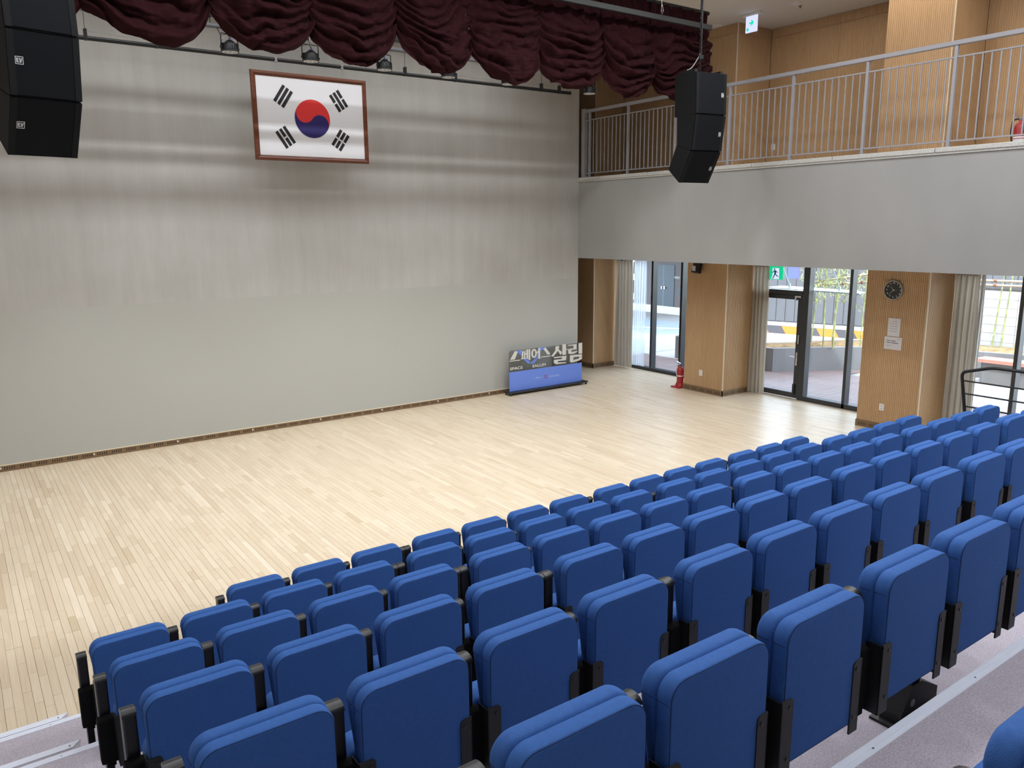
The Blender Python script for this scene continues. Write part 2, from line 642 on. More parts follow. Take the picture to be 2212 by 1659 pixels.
def dup(root, loc, label, rz=None):
    r = root.copy()
    COL.objects.link(r)
    r.location = loc
    if rz is not None:
        r.rotation_euler = (0, 0, rz)
    r['label'] = label
    for ch in list(root.children):
        c = ch.copy()
        COL.objects.link(c)
        c.parent = r
        for g in list(ch.children):
            d = g.copy()
            COL.objects.link(d)
            d.parent = c
    return r


def text_bm(mb, txt, size, to, depth=0.001, align='CENTER', squash=1.0):
    """Adds flat lettering: to(u, v, d) maps text plane coordinates to 3-D."""
    c = bpy.data.curves.new('lettering', 'FONT')
    c.body = txt
    c.size = size
    c.align_x = align
    c.align_y = 'CENTER'
    c.resolution_u = 3
    o = bpy.data.objects.new('lettering', c)
    me = bpy.data.meshes.new_from_object(o)
    mb.add([to(v.co.x * squash, v.co.y, depth) for v in me.vertices], [tuple(p.vertices) for p in me.polygons])
    bpy.data.objects.remove(o)
    bpy.data.curves.remove(c)
    bpy.data.meshes.remove(me)
    return mb


ORD = ['first', 'second', 'third', 'fourth', 'fifth', 'sixth', 'seventh', 'eighth', 'ninth', 'tenth', 'eleventh', 'twelfth', 'thirteenth',
       'fourteenth', 'fifteenth', 'sixteenth', 'seventeenth', 'eighteenth', 'nineteenth', 'twentieth']

# ================================================================== THE SHELL
YW = 13.352      # stage wall plane
XB = 11.304      # balcony face plane
XF = 12.62       # pillar faces
XG = 13.62       # window wall plane
ZC = 7.15        # ceiling
ZB1, ZB2 = 2.76, 4.365
PIL = [(14.45, 17.0), (10.335, 11.385), (6.34, 7.40), (2.34, 3.40)]

# ---- floor: maple strips, each its own piece
floor = struct(MB().box(-1.6, 13.75, -4.2, 17.0, -0.20, -0.012).build('floor', 'floorbase'), 'pale maple strip floor')
PW = 0.0625


def plank_mesh(name, items):
    mb = MB()
    tones = []
    for (x0, x1, y0, y1, z, t) in items:
        c = 0.0004
        mb.add([(x0, y0, -0.012), (x1, y0, -0.012), (x1, y1, -0.012), (x0, y1, -0.012),
                (x0 + c, y0 + c, z), (x1 - c, y0 + c, z), (x1 - c, y1 - c, z), (x0 + c, y1 - c, z)],
               [(4, 5, 6, 7), (0, 1, 5, 4), (1, 2, 6, 5), (2, 3, 7, 6), (3, 0, 4, 7)])
        tones += [t] * 5
    me = mb.mesh(name, 'plank')
    at = me.attributes.new('tone', 'FLOAT', 'FACE')
    at.data.foreach_set('value', tones)
    return me


CAMP = Vector((0, 0, 3.46))


def pix(p):
    d = Vector(p) - CAMP
    z = d.dot(fw)
    if z < 0.1:
        return None
    return (1106 + 1701.56 * d.dot(rt) / z, 829.5 - 1701.56 * d.dot(up) / z, z)


def seat_line(x):
    pts = [(0, 1560), (150, 1440), (180, 1395), (380, 1310), (480, 1262), (1000, 1120), (1270, 1050), (1750, 950), (1850, 930)]
    for (a, b), (c, d) in zip(pts, pts[1:]):
        if a <= x <= c:
            return b + (d - b) * (x - a) / (c - a)
    return 0


planks = []
rp = random.Random(5)
x = -1.6
k = 0
while x < 13.68:
    gap = rp.choice([0.0006, 0.0008, 0.0010, 0.0016]) if k % 4 else 0.0024
    y = 5.0 - rp.random() * 0.9
    while y < YW + 1.6:
        ln = rp.choice([0.24, 0.32, 0.42, 0.5, 0.62, 0.75, 0.9, 1.05])
        y1 = min(y + ln, 15.0)
        if not (x < XB - 0.1 and y > YW):
            t = min(1, max(0, rp.gauss(0.52, 0.19)))
            yy1 = min(y1, YW) if x < XB - 0.1 else y1
            planks.append((x + gap / 2, x + PW - gap / 2, y + 0.0006, yy1 - 0.0006, -rp.random() * 0.0006, t))
        y = y1
    x += PW
    k += 1
score = []
for i, q in enumerate(planks):
    cx, cy = (q[0] + q[1]) / 2, (q[2] + q[3]) / 2
    p = pix((cx, cy, 0))
    a = 0
    if p and 0 < p[0] < 2212 and p[1] < seat_line(p[0]) - 2:
        a = (q[1] - q[0]) * (q[3] - q[2]) / p[2] ** 3
    score.append((a, i))
score.sort(reverse=True)
near = set(i for a, i in score[:300])
for i in near:
    link('plank', plank_mesh('plank', [planks[i]]), floor)
o = link('planks', plank_mesh('planks', [q for i, q in enumerate(planks) if i not in near]), floor)
o['kind'] = 'stuff'

# ---- stage wall, other walls, ceiling
struct(MB().box(-1.6, XB, YW, YW + 0.22, 0, ZC).build('wall_back', 'stagewall'), 'grey skim-coated stage wall')
struct(MB().box(-1.82, -1.6, -4.2, 17.0, 0, ZC).build('wall_left', 'plaster'))
struct(MB().box(-1.82, 13.84, -4.4, -4.2, 0, ZC).build('wall_front', 'plaster'))
struct(MB().box(-1.82, 13.84, 17.0, 17.2, 0, ZC).build('wall_backstage', 'wood'))
struct(MB().box(-2.0, 13.95, -4.5, 17.3, ZC, ZC + 0.35).build('ceiling', 'plaster'), 'white ceiling')

# ---- fluted oak cladding
FL = 0.032


def flute(u0, u1, z0, z1, depth=0.007, pitch=FL, ridge=0.62):
    """Strip profile: list of (u, d) along the panel; d = 0 proud, -depth in the groove."""
    n = max(1, round((u1 - u0) / pitch))
    p = (u1 - u0) / n
    out = []
    for i in range(n):
        a = u0 + i * p
        r0, r1 = a + p * (1 - ridge) / 2, a + p * (1 + ridge) / 2
        out += [(a, -depth), (r0 - 0.001, -depth), (r0 + 0.001, 0), (r1 - 0.001, 0), (r1 + 0.001, -depth)]
    out.append((u1, -depth))
    return out


def flute_panel(name, u0, u1, z0, z1, to, parent, m='wood', kind=None):
    pr = flute(u0, u1, z0, z1)
    n = len(pr)
    vs = [to(u, d, z0) for u, d in pr] + [to(u, d, z1) for u, d in pr]
    fs = [(i, i + 1, n + i + 1, n + i) for i in range(n - 1)]
    vs += [to(u0, -0.02, z0), to(u1, -0.02, z0), to(u1, -0.02, z1), to(u0, -0.02, z1)]
    b = 2 * n
    fs += [(b, b + 3, b + 2, b + 1), (b, 0, n, b + 3), (n - 1, b + 1, b + 2, 2 * n - 1)]
    # top and bottom closing strips
    fs += [tuple([b, b + 1] + list(range(n - 1, -1, -1))), tuple([b + 3] + list(range(n, 2 * n)) + [b + 2])]
    return MB().add(vs, fs).build(name, m, parent, kind=kind)


def baseboard(parent, u0, u1, to, groups, zt=0.112, trim=True):
    mb = MB()
    mb.box(u0, u1, -0.003, 0.020, 0.0, zt, 0.002, T=lambda p: to(p[0], p[1], p[2]))
    b = mb.build('baseboard', 'basewood', parent)
    sl = MB()
    for g0 in groups:
        for k_ in range(5):
            a = g0 + k_ * 0.032
            if a + 0.013 < u1 - 0.01:
                sl.box(a, a + 0.013, 0.0195, 0.0212, 0.030, 0.078, T=lambda p: to(p[0], p[1], p[2]))
    s_ = sl.build('vent_slots', 'vent', b, kind='stuff')
    return b


def pillar(i, y0, y1, x0=XF):
    core = struct(MB().box(x0 + 0.02, XG + 0.24, y0 + 0.02, y1 - 0.02, 0, ZC).build('pillar', 'wood'), 'oak clad square pillar')
    tf = lambda u, d, z: (x0 - d, u, z)          # face towards the hall (-X)
    ts = lambda u, d, z: (u, y0 - d, z)          # face towards the seats (-Y)
    tb = lambda u, d, z: (u, y1 + d, z)
    for z0, z1 in ((0.0, 2.53), (2.534, 4.6), (4.60, 6.975), (6.979, ZC)):
        flute_panel('front_panel', y0 + 0.012, y1 - 0.004, z0, z1, tf, core)
        flute_panel('side_panel', x0 + 0.012, XG, z0, z1, ts, core)
        if y1 < 14:
            flute_panel('side_panel', x0 + 0.012, XG, z0, z1, tb, core)
    MB().box(x0 - 0.004, x0 + 0.014, y0 - 0.004, y0 + 0.014, 0, ZC, 0.002).build('corner_trim', 'trimlight', core)
    baseboard(core, y0 - 0.02, y1, lambda u, d, z: (x0 - d, u, z), [y0 + 0.045 + 0.205 * k_ for k_ in range(int((y1 - y0) / 0.205))])
    baseboard(core, x0 - 0.02, XG, lambda u, d, z: (u, y0 - d, z), [x0 + 0.03 + 0.205 * k_ for k_ in range(4)])
    return core


for i, (a, b) in enumerate(PIL):
    pillar(i, a, b, XF if i else 12.735)

# ---- right wall behind the balcony (upstairs) between the pillars, with panel seams
wr = struct(MB().box(XG + 0.03, XG + 0.22, -4.2, 17.0, ZB1 + 0.1, ZC).build('wall_right', 'wood'), 'oak clad wall behind the balcony')
spans = [(11.385, 14.45), (7.40, 10.335), (3.40, 6.34), (-4.2, 2.34)]
for (a, b) in spans[:3]:
    n = 2
    for k in range(n):
        u0, u1 = a + (b - a) * k / n, a + (b - a) * (k + 1) / n
        flute_panel('wall_panel', u0 + 0.002, u1 - 0.002, 4.4, 6.975, lambda u, d, z: (XG - d, u, z), wr)
        flute_panel('wall_panel', u0 + 0.002, u1 - 0.002, 6.981, ZC, lambda u, d, z: (XG - d, u, z), wr)
struct(MB().box(XG, XG + 0.22, -4.2, 2.34, 0, ZB1 + 0.1).build('wall_right_lower', 'wood'))

# ---- balcony slab, parapet face, coping
par = struct(MB().box(XB, XB + 0.18, -4.2, YW, ZB1, ZB2).build('wall_balcony', 'parapet'), 'grey plastered balcony front')
struct(MB().box(XB + 0.18, XG + 0.2, -4.2, 17.0, ZB1 + 0.002, ZB1 + 0.32).build('balcony_slab', 'plaster'))
cop = struct(MB().box(XB - 0.02, XB + 0.25, -4.2, YW + 0.1, ZB2, ZB2 + 0.03).build('trim_1', 'stone'), 'stone coping along the balcony front')
ycs = [-4.2, -2.9, -1.4, 0.1, 1.6, 3.1, 4.62, 5.77, 7.33, 8.83, 10.3, 11.28, 12.66, YW + 0.1]
for a, b in zip(ycs, ycs[1:]):
    MB().box(XB - 0.035, XB + 0.26, a + 0.004, b - 0.004, ZB2 + 0.028, ZB2 + 0.092, 0.006).build('coping_slab', 'stone', cop)

# ---- stage wall baseboard
bb = struct(MB().box(-1.6, XB, YW - 0.018, YW, 0, 0.088, 0.002).build('baseboard_back', 'basewood'))
MB().box(-1.6, XB, YW - 0.020, YW, 0.088, 0.100).build('cap_strip', 'trimlight', bb)
sl = MB()
g = 0.352 - 0.2045 * 9
dots = MB()
k = 0
while g < XB - 0.2:
    for q in range(5):
        sl.box(g + q * 0.0305, g + q * 0.0305 + 0.014, YW - 0.0188, YW - 0.0178, 0.028, 0.072)
    if k % 6 == 2:
        dots.box(g + 0.150, g + 0.170, YW - 0.024, YW - 0.018, 0.045, 0.068)
    g += 0.2045
    k += 1
sl.build('vent_slots', 'vent', bb, kind='stuff')
dots.build('air_nozzles', 'white', bb, kind='stuff')

# ================================================================== WINDOWS AND DOOR
FX0, FX1 = 13.54, 13.70
GX = 13.655


def frame_bar(parent, name, y0, y1, z0, z1, x0=FX0, x1=FX1, m='frame'):
    return MB().box(x0, x1, y0, y1, z0, z1, 0.004).build(name, m, parent)


def pane(parent, y0, y1, z0, z1):
    return MB().box(GX - 0.006, GX + 0.006, y0, y1, z0, z1).build('pane', 'glass', parent)


w1 = struct(MB().box(FX0, FX1, 11.40, 14.44, 2.66, 2.76).build('window_1', 'frame'), 'tall dark framed window beside the stage')
frame_bar(w1, 'sill', 11.40, 14.44, 0.0, 0.07)
for a, b in ((14.38, 14.44), (13.265, 13.325), (12.345, 12.405), (11.40, 11.46)):
    frame_bar(w1, 'mullion', a, b, 0.07, 2.66)
for a, b in ((13.325, 14.38), (12.405, 13.265), (11.46, 12.345)):
    pane(w1, a, b, 0.07, 2.66)
w2 = struct(MB().box(FX0, FX1, 7.41, 9.24, 2.66, 2.76).build('window_2', 'frame'), 'tall dark framed window next to the glass door')
frame_bar(w2, 'sill', 7.41, 9.10, 0.0, 0.09)
for a, b in ((9.10, 9.235), (8.205, 8.265), (7.41, 7.47)):
    frame_bar(w2, 'mullion', a, b, 0.0, 2.66)
pane(w2, 8.265, 9.10, 0.09, 2.66)
pane(w2, 7.47, 8.205, 0.09, 2.66)
w3 = struct(MB().box(FX0, FX1, 3.41, 6.33, 2.66, 2.76).build('window_3', 'frame'), 'tall dark framed window behind the guard rail')
frame_bar(w3, 'sill', 3.41, 6.33, 0.0, 0.09)
for a, b in ((6.27, 6.33), (5.33, 5.39), (4.35, 4.41), (3.41, 3.47)):
    frame_bar(w3, 'mullion', a, b, 0.09, 2.66)
for a, b in ((5.39, 6.27), (4.41, 5.33), (3.47, 4.35)):
    pane(w3, a, b, 0.09, 2.66)
d1 = struct(MB().box(FX0, FX1, 9.24, 10.33, 2.66, 2.76).build('door_1', 'frame'), 'dark framed glass door to the courtyard')
frame_bar(d1, 'transom', 9.24, 10.33, 2.075, 2.165)
pane(d1, 9.24, 10.28, 2.165, 2.66)
frame_bar(d1, 'jamb', 10.275, 10.33, 0.0, 2.66)
leaf = frame_bar(d1, 'door_leaf', 9.242, 10.27, 1.985, 2.07, FX0 + 0.02, FX1 - 0.05)
frame_bar(leaf, 'stile', 9.242, 9.345, 0.02, 1.985, FX0 + 0.02, FX1 - 0.05)
frame_bar(leaf, 'stile', 10.17, 10.27, 0.02, 1.985, FX0 + 0.02, FX1 - 0.05)
frame_bar(leaf, 'bottom_rail', 9.345, 10.17, 0.02, 0.125, FX0 + 0.02, FX1 - 0.05)
pane(leaf, 9.345, 10.17, 0.125, 1.985)
hd = MB()
hd.box(13.535, 13.565, 9.275, 9.312, 0.68, 0.955, 0.008)
hd.tube([(13.55, 9.293, 0.855), (13.50, 9.293, 0.855), (13.49, 9.31, 0.857), (13.49, 9.42, 0.862)], 0.009, 8)
hd.tube([(13.55, 9.293, 0.73), (13.525, 9.293, 0.73)], 0.012, 8)
hd.build('handle', 'chrome', leaf, smooth=40)
MB().box(13.53, 13.565, 9.255, 9.285, 1.12, 1.30, 0.004).build('lock_plate', 'chrome', leaf)
cl = MB().box(13.525, 13.57, 9.262, 9.40, 2.03, 2.065, 0.003).box(13.525, 13.565, 9.36, 9.40, 1.975, 2.03, 0.003)
cl.build('hinge_bracket', 'chrome', leaf)
MB().box(13.53, 13.565, 9.29, 9.345, 0.10, 0.31, 0.004).build('floor_lock', 'black', leaf)
MB().box(13.545, 13.70, 9.11, 9.16, 2.42, 2.62, 0.004).build('door_sensor', 'white', d1)

# ---- drapes
def drape(name, label, y0, y1, x, amp, n, seed, z0=0.02, z1=2.74, m='drape', flare=1.25, heading=True):
    r = random.Random(seed)
    ph = [r.uniform(-0.35, 0.35) for _ in range(n + 2)]
    t = thing(name, label, 'curtain', (x, (y0 + y1) / 2, 0))
    L_ = y1 - y0

    def fn(u, v):
        w = u * n
        i = int(w)
        f = w + (ph[i] * (1 - (w - i)) + ph[i + 1] * (w - i)) * 0.5
        z = z1 - (z1 - z0) * v
        a = amp * (0.55 + 0.45 * min(1, v * 3))
        s_ = 1 + (flare - 1) * (v ** 0.7)
        return (a * math.cos(2 * PI * f) + 0.012 * math.sin(5 * v + 7 * u), (u - 0.5) * L_ * s_ + 0.3 * a * math.sin(4 * PI * f), z)
    mb = MB().grid(fn, n * 10, 26)
    me = mb.mesh('cloth', m, 180)
    link('cloth', me, t)
    if heading:
        hb = MB()
        for k_ in range(n):
            yy = (-0.5 + (k_ + 0.5) / n) * L_
            for q in (-0.012, 0, 0.012):
                hb.box(-amp - 0.012, -amp * 0.4, yy + q - 0.004, yy + q + 0.004, z1 - 0.13, z1 - 0.02, 0.002)
        hb.build('pleat_heading', m, t, kind='stuff')
    return t


drape('drape_curtain', 'beige pleated drape beside the narrow window nearest the stage', 13.86, 14.38, 13.42, 0.032, 5, 3, flare=1.15)
drape('drape_curtain', 'beige pleated drape between the middle pillar and the glass door', 9.97, 10.31, 13.42, 0.034, 4, 4, flare=1.12)
drape('drape_curtain', 'beige pleated drape beside the clock pillar, behind the guard rail', 5.95, 6.31, 13.40, 0.042, 4, 5, flare=1.12)
drape('sheer_curtain', 'white sheer curtain hanging inside the window nearest the stage', 13.42, 13.84, 13.47, 0.02, 6, 6, m='sheer', flare=1.0, heading=False, z0=0.10)
drape('sheer_curtain', 'white lining curtain edge beside the drape at the guard rail', 5.90, 5.96, 13.47, 0.02, 2, 8, m='white', flare=1.0, heading=False, z0=0.10)

# ================================================================== SEATING
X0, Y0, Z0 = 0.8279, 5.5770, 0.0
PD, PH, PG = 0.8593, 0.2852, 0.0599
SP = 0.5


def ngap(r, i):
    return sum(i > g_ for g_ in ((4, 8, 12) if r == 0 else (3, 8, 13)))


def group_of(r, i):
    gs = (4, 8, 12) if r == 0 else (3, 8, 13)
    st = [2] + [g_ + 1 for g_ in gs] if r == 0 else [0] + [g_ + 1 for g_ in gs]
    en = list(gs) + [15 if r == 0 else 17]
    k_ = ngap(r, i)
    return st[k_], en[k_]


def outline(w, z0, z1, rt_, rb, inset, n=7):
    w, z0, z1 = w - inset, z0 + inset, z1 - inset
    rt_, rb = max(rt_ - inset, 0.004), max(rb - inset, 0.004)
    pts = []
    for cx, cz, r_, a0 in ((w - rb, z0 + rb, rb, -90), (w - rt_, z1 - rt_, rt_, 0), (-w + rt_, z1 - rt_, rt_, 90), (-w + rb, z0 + rb, rb, 180)):
        for k_ in range(n + 1):
            a = math.radians(a0 + 90 * k_ / n)
            pts.append((cx + r_ * math.cos(a), cz + r_ * math.sin(a)))
    return pts


def slab(rings, warp=None):
    """rings: list of (y, inset); params per slab in closure order."""
    mb = MB()
    vs, fs = [], []
    n = len(rings[0][1])
    for y, pts in rings:
        vs += [(p[0], y, p[1]) for p in pts]
    for j in range(len(rings) - 1):
        for k_ in range(n):
            fs.append((j * n + k_, j * n + (k_ + 1) % n, (j + 1) * n + (k_ + 1) % n, (j + 1) * n + k_))
    # caps: centre ring fan for a soft crown
    fs.append(tuple(range(n)))
    fs.append(tuple(range((len(rings) - 1) * n, len(rings) * n))[::-1])
    if warp:
        vs = [warp(v) for v in vs]
    return mb.add(vs, fs)


PADW = 0.2075
TOP = 0.852
rear = slab([(y, outline(PADW, 0.378, TOP, 0.062, 0.03, i_)) for y, i_ in
             ((0.000, 0.010), (0.0004, 0.0065), (0.0014, 0.0042), (0.0028, 0.0040), (0.0038, 0.0018), (0.007, 0.0), (0.030, -0.0008), (0.046, 0.0), (0.053, 0.003), (0.057, 0.009), (0.058, 0.016))])
me_rear = rear.mesh('rear_pad', 'fabric', 180)
recalc(me_rear)


def cush_warp(v):
    x_, y_, z_ = v
    f = max(0.0, min(1.0, (TOP - 0.07 - z_) / 0.40))
    x_ *= 1 - 0.16 * f
    if y_ > 0.065:
        y_ = 0.065 + (y_ - 0.065) * (1 - 0.55 * f)
    return (x_, y_, z_)


front = slab([(y, outline(PADW + 0.004, 0.40, TOP + 0.002, 0.064, 0.06, i_)) for y, i_ in
              ((0.054, 0.020), (0.056, 0.012), (0.061, 0.004), (0.068, 0.0), (0.082, -0.0008), (0.098, 0.0), (0.110, 0.004), (0.117, 0.012), (0.120, 0.025))], cush_warp)
me_front = front.mesh('front_cushion', 'fabric', 180)
recalc(me_front)
me_seat = slab([(y, outline(0.200, 0.395, 0.565, 0.05, 0.04, i_)) for y, i_ in ((0.135, 0.02), (0.142, 0.004), (0.155, 0), (0.235, 0), (0.25, 0.006), (0.256, 0.02))]).mesh('seat_pad', 'fabric', 180)
recalc(me_seat)
me_seam = MB()
for s_ in (-1, 1):
    me_seam.box(s_ * PADW - 0.0012, s_ * PADW + 0.0012, 0.010, 0.054, TOP - 0.0665, TOP - 0.0650)
ol = outline(PADW, 0.378, TOP, 0.062, 0.03, 0.0033)
me_seam.tube([(p[0], 0.0016, p[1]) for p in ol + ol[:1]], 0.0011, 4, cap=False)
for s_ in (-1, 1):
    me_seam.box(s_ * (PADW + 0.004) - 0.0012, s_ * (PADW + 0.004) + 0.0012, 0.064, 0.104, TOP - 0.0665, TOP - 0.0650)
me_seam = me_seam.mesh('stitch_seam', base_mat('seam_thread', (0.008, 0.018, 0.06), 0.9))


def bracket_mesh(s_):
    """Black corner plate over the lower corner of the rear pad; rounded inner top corner."""
    o_, i_ = s_ * (PADW + 0.014), s_ * (PADW - 0.044)
    if s_ > 0:
        o_ = PADW + 0.003
    zt, zb, r_ = 0.612, 0.345, 0.018
    pts = [(o_, zb), (o_, zt)]
    for k_ in range(6):
        a = math.radians(90 * k_ / 5)
        pts.append((i_ + s_ * r_ - s_ * r_ * math.sin(a), zt - r_ + r_ * math.cos(a)))
    pts.append((i_, zb))
    mb = MB().prism(pts, -0.004, 0.002, lambda p, q, a: (p, a, q))
    mb.box(min(o_, o_ - s_ * 0.004), max(o_, o_ - s_ * 0.004), -0.004, 0.058, zb, zt - 0.006)
    me = mb.mesh('corner_bracket', 'blacksteel')
    recalc(me)
    b = MB()
    for zz in (zt - 0.03, zb + 0.06):
        b.lathe([(0.007, -0.0065), (0.007, -0.003)], (i_ + s_ * 0.018, 0, zz), 'y', 8)
    return me, b.mesh('bolts', 'blackplastic')


me_brL, me_boltL = bracket_mesh(-1)
me_brR, me_boltR = bracket_mesh(1)


def arm_mesh(xc):
    w_ = 0.0255
    y0, y1, z0, z1 = 0.085, 0.155, 0.500, 0.772
    b = MB()
    b.box(xc - w_, xc + w_, y0, y1, z0, z1 - 0.006, 0.006)
    me_b = b.mesh('armrest', 'blackplastic')
    c = MB()
    n = 8
    pts = []
    for k_ in range(n + 1):
        a = math.radians(180 * k_ / n)
        pts.append(((y0 + y1) / 2 + (y1 - y0) / 2 * 1.02 * math.cos(a), z1 - 0.012 + 0.024 * math.sin(a)))
    c.prism(pts, xc - w_ - 0.001, xc + w_ + 0.001, lambda p, q, a_: (a_, p, q))
    me_c = c.mesh('arm_cap', 'armcap', 40)
    recalc(me_c)
    res = []
    for full in (True, False):
        p = MB()
        p.add([(xc - 0.010, 0.09, 0.500), (xc + 0.010, 0.09, 0.500), (xc + 0.010, 0.145, 0.500), (xc - 0.010, 0.145, 0.500),
               (xc - 0.022, 0.08, 0.43), (xc + 0.022, 0.08, 0.43), (xc + 0.022, 0.165, 0.43), (xc - 0.022, 0.165, 0.43)],
              [(0, 1, 5, 4), (1, 2, 6, 5), (2, 3, 7, 6), (3, 0, 4, 7), (0, 3, 2, 1)])
        p.box(xc - 0.022, xc + 0.022, 0.08, 0.165, 0.35, 0.43, 0.004)
        if full:
            p.box(xc - 0.018, xc + 0.018, 0.09, 0.155, 0.05, 0.36, 0.003)
            p.box(xc - 0.030, xc + 0.030, 0.07, 0.185, 0.0, 0.05, 0.004)
        else:
            p.box(xc - 0.014, xc + 0.014, 0.10, 0.15, 0.325, 0.355, 0.003)
        p.tube([(xc, 0.12, 0.395), (xc + (0.06 if xc < 0 else -0.06), 0.12, 0.395)], 0.014, 8)
        res.append(p.mesh('leg' if full else 'arm_hinge', 'blackplastic', 30))
    return me_b, me_c, res[0], res[1]


ARML, ARMR = arm_mesh(-0.2515), arm_mesh(0.2515)
me_hinge = MB().box(-0.2925, -0.2090, 0.040, 0.095, 0.35, 0.585, 0.006).box(-0.270, -0.23, 0.045, 0.085, 0.33, 0.36, 0.003).mesh('hinge_housing', 'voidblack')
me_hingeR = MB().box(0.2095, 0.2350, 0.040, 0.095, 0.35, 0.585, 0.006).mesh('hinge_housing', 'voidblack')


def foot_meshes(dx):
    f = MB()
    pts = [(-0.13, 0.0), (0.16, 0.0), (0.16, 0.09), (0.02, 0.165), (-0.055, 0.165), (-0.125, 0.05)]
    f.prism(pts, 0.155, 0.245, lambda p, q, a: (dx + p, a, q))
    f.box(dx - 0.04, dx + 0.04, 0.17, 0.23, 0.15, 0.40, 0.004)
    f.box(dx - 0.16, dx + 0.16, 0.13, 0.27, 0.0, 0.012)
    me = f.mesh('mounting_foot', 'blacksteel')
    recalc(me)
    d_ = MB().lathe([(0.017, -0.003), (0.017, 0.002)], (dx - 0.045, 0.155, 0.088), 'y', 14).mesh('cap_disc', 'disc')
    b_ = MB().lathe([(0.016, 0.0), (0.016, 0.010), (0.009, 0.010), (0.009, 0.024)], (dx - 0.135, 0.145, 0.010), 'z', 8).mesh('floor_bolt', 'brass')
    return me, d_, b_


FOOTL, FOOTR = foot_meshes(-0.10), foot_meshes(0.10)


def make_seat(label, loc, right_end, foot, aisle, last):
    t = thing('tip_up_seat', label, 'seat', loc, 0, 'blue tip-up seats on the tiered platforms')
    rp_ = link('rear_pad', me_rear, t)
    link('stitch_seam', me_seam, rp_)
    link('front_cushion', me_front, t)
    link('seat_pad', me_seat, t)
    for mb_, bo in ((me_brL, me_boltL), (me_brR, me_boltR)):
        q = link('corner_bracket', mb_, t)
        link('bolts', bo, q)
    for A in ([ARML, ARMR] if right_end else [ARML]):
        a = link('armrest', A[0], t)
        link('arm_cap', A[1], a)
        full = (A is ARML and aisle) or (A is ARMR and last)
        link('leg' if full else 'arm_hinge', A[2] if full else A[3], t)
    link('hinge_housing', me_hinge, t)
    if right_end:
        link('hinge_housing', me_hingeR, t)
    if foot:
        f = link('mounting_foot', foot[0], t)
        link('cap_disc', foot[1], f)
        link('floor_bolt', foot[2], f)
    return t


ROWN = ['front row', 'second row', 'third row', 'fourth row', 'fifth row', 'sixth row', 'row beside the camera']
LAST = {0: 15, 1: 17, 2: 17, 3: 15, 4: 11, 5: 6, 6: 2}
FIRST = {0: 2, 1: 0, 2: 0, 3: 0, 4: 0, 5: 1, 6: 2}
ROOTS = {}
for r in range(7):
    for i in range(FIRST[r], LAST[r] + 1):
        s0, s1 = group_of(r, i)
        xr = X0 + SP * i + PG * ngap(r, i) - PADW
        loc = (xr, Y0 - PD * r, PH * r)
        if r == 6:
            lab = ('blue tip-up seat at the lower corner, alone beyond the silver edging' if i == 2 else
                   'blue tip-up seat beyond the silver edging, nearest the aisle steps')
        else:
            lab = 'blue folding seat, %s from the aisle steps in the %s%s' % (ORD[i - FIRST[r]], ROWN[r], '' if r == 0 else ' from the stage')
        foot = None
        if s1 - s0 == 4 and i in (s0 + 1, s0 + 3):
            foot = FOOTL if i == s0 + 1 else FOOTR
        aisle, last = i == s0 and i in (0, 2), i == s1 and i in (15, 17)
        key = (i == s1, id(foot), aisle, last)
        if key in ROOTS:
            dup(ROOTS[key], loc, lab)
        else:
            ROOTS[key] = make_seat(lab, loc, i == s1, foot, aisle, last)

# ---- tiered platforms and half steps
def edge(r):
    return Y0 - PD * (r - 1) - 0.022


XL, XR = -1.55, 9.72
for r in range(1, 8):
    ye, yb, zt = edge(r), edge(r + 1), PH * r
    nm = ['', 'second', 'third', 'fourth', 'fifth', 'sixth', 'seventh', 'eighth'][r]
    t = thing('tiered_platform', 'grey carpeted platform with silver nosing under the %s row of seats' % nm, 'platform', (0, ye, 0), 0, 'tiered platforms')
    MB().box(XL, XR, yb - ye - (0.0 if r < 7 else 2.0), -0.046, zt - 0.05, zt).build('carpet', 'carpet', t)
    MB().box(XL, XR, -0.030, -0.012, zt - PH if r > 0 else 0, zt - 0.022).build('riser', 'riser', t)
    MB().box(XL, XR, -0.046, -0.004, zt - 0.022, zt + 0.0035, 0.002).box(XL, XR, -0.006, 0.0, zt - 0.040, zt + 0.001).box(XL, XR, -0.028, -0.024, zt + 0.003, zt + 0.0045).build('nosing', 'alu', t)
    sc = MB()
    q = XL + 0.31
    while q < XR:
        sc.lathe([(0.004, 0.0), (0.004, 0.0055)], (q, -0.030, zt), 'z', 8)
        q += 0.72
    sc.build('nosing_screws', 'chrome', t, kind='stuff')
    MB().box(XR - 0.03, XR, yb - ye, -0.03, 0.0, zt - 0.05).build('side_panel', 'riser', t)
for r in range(1, 4):
    ye = edge(r)
    zt = PH * (r - 0.5)
    t = thing('half_step', 'low carpeted half step with silver nosing in the aisle, leading up to the %s row' % ORD[r], 'step', (0, ye, zt - PH / 2), 0, 'aisle half steps')
    h_ = PH / 2
    MB().box(XL, 0.318, 0.002, 0.30, 0.0, h_ - 0.002, 0.002).build('tread', 'carpet', t)
    MB().prism([(XL, 0.255), (0.275, 0.255), (0.322, 0.312), (XL, 0.312)], h_ - 0.02, h_ + 0.003, lambda p, q_, a: (p, q_, a)).build('nosing', 'alu', t)
    MB().lathe([(0.005, 0), (0.005, 0.006)], (0.262, 0.278, h_), 'z', 8).build('screw', 'bolt', t)

# ---- black guard rail at the far end of the platforms
gr = thing('guard_rail', 'black tubular guard rail at the far end of the seating', 'railing', (9.70, 4.3, 0.57))
bar = MB()


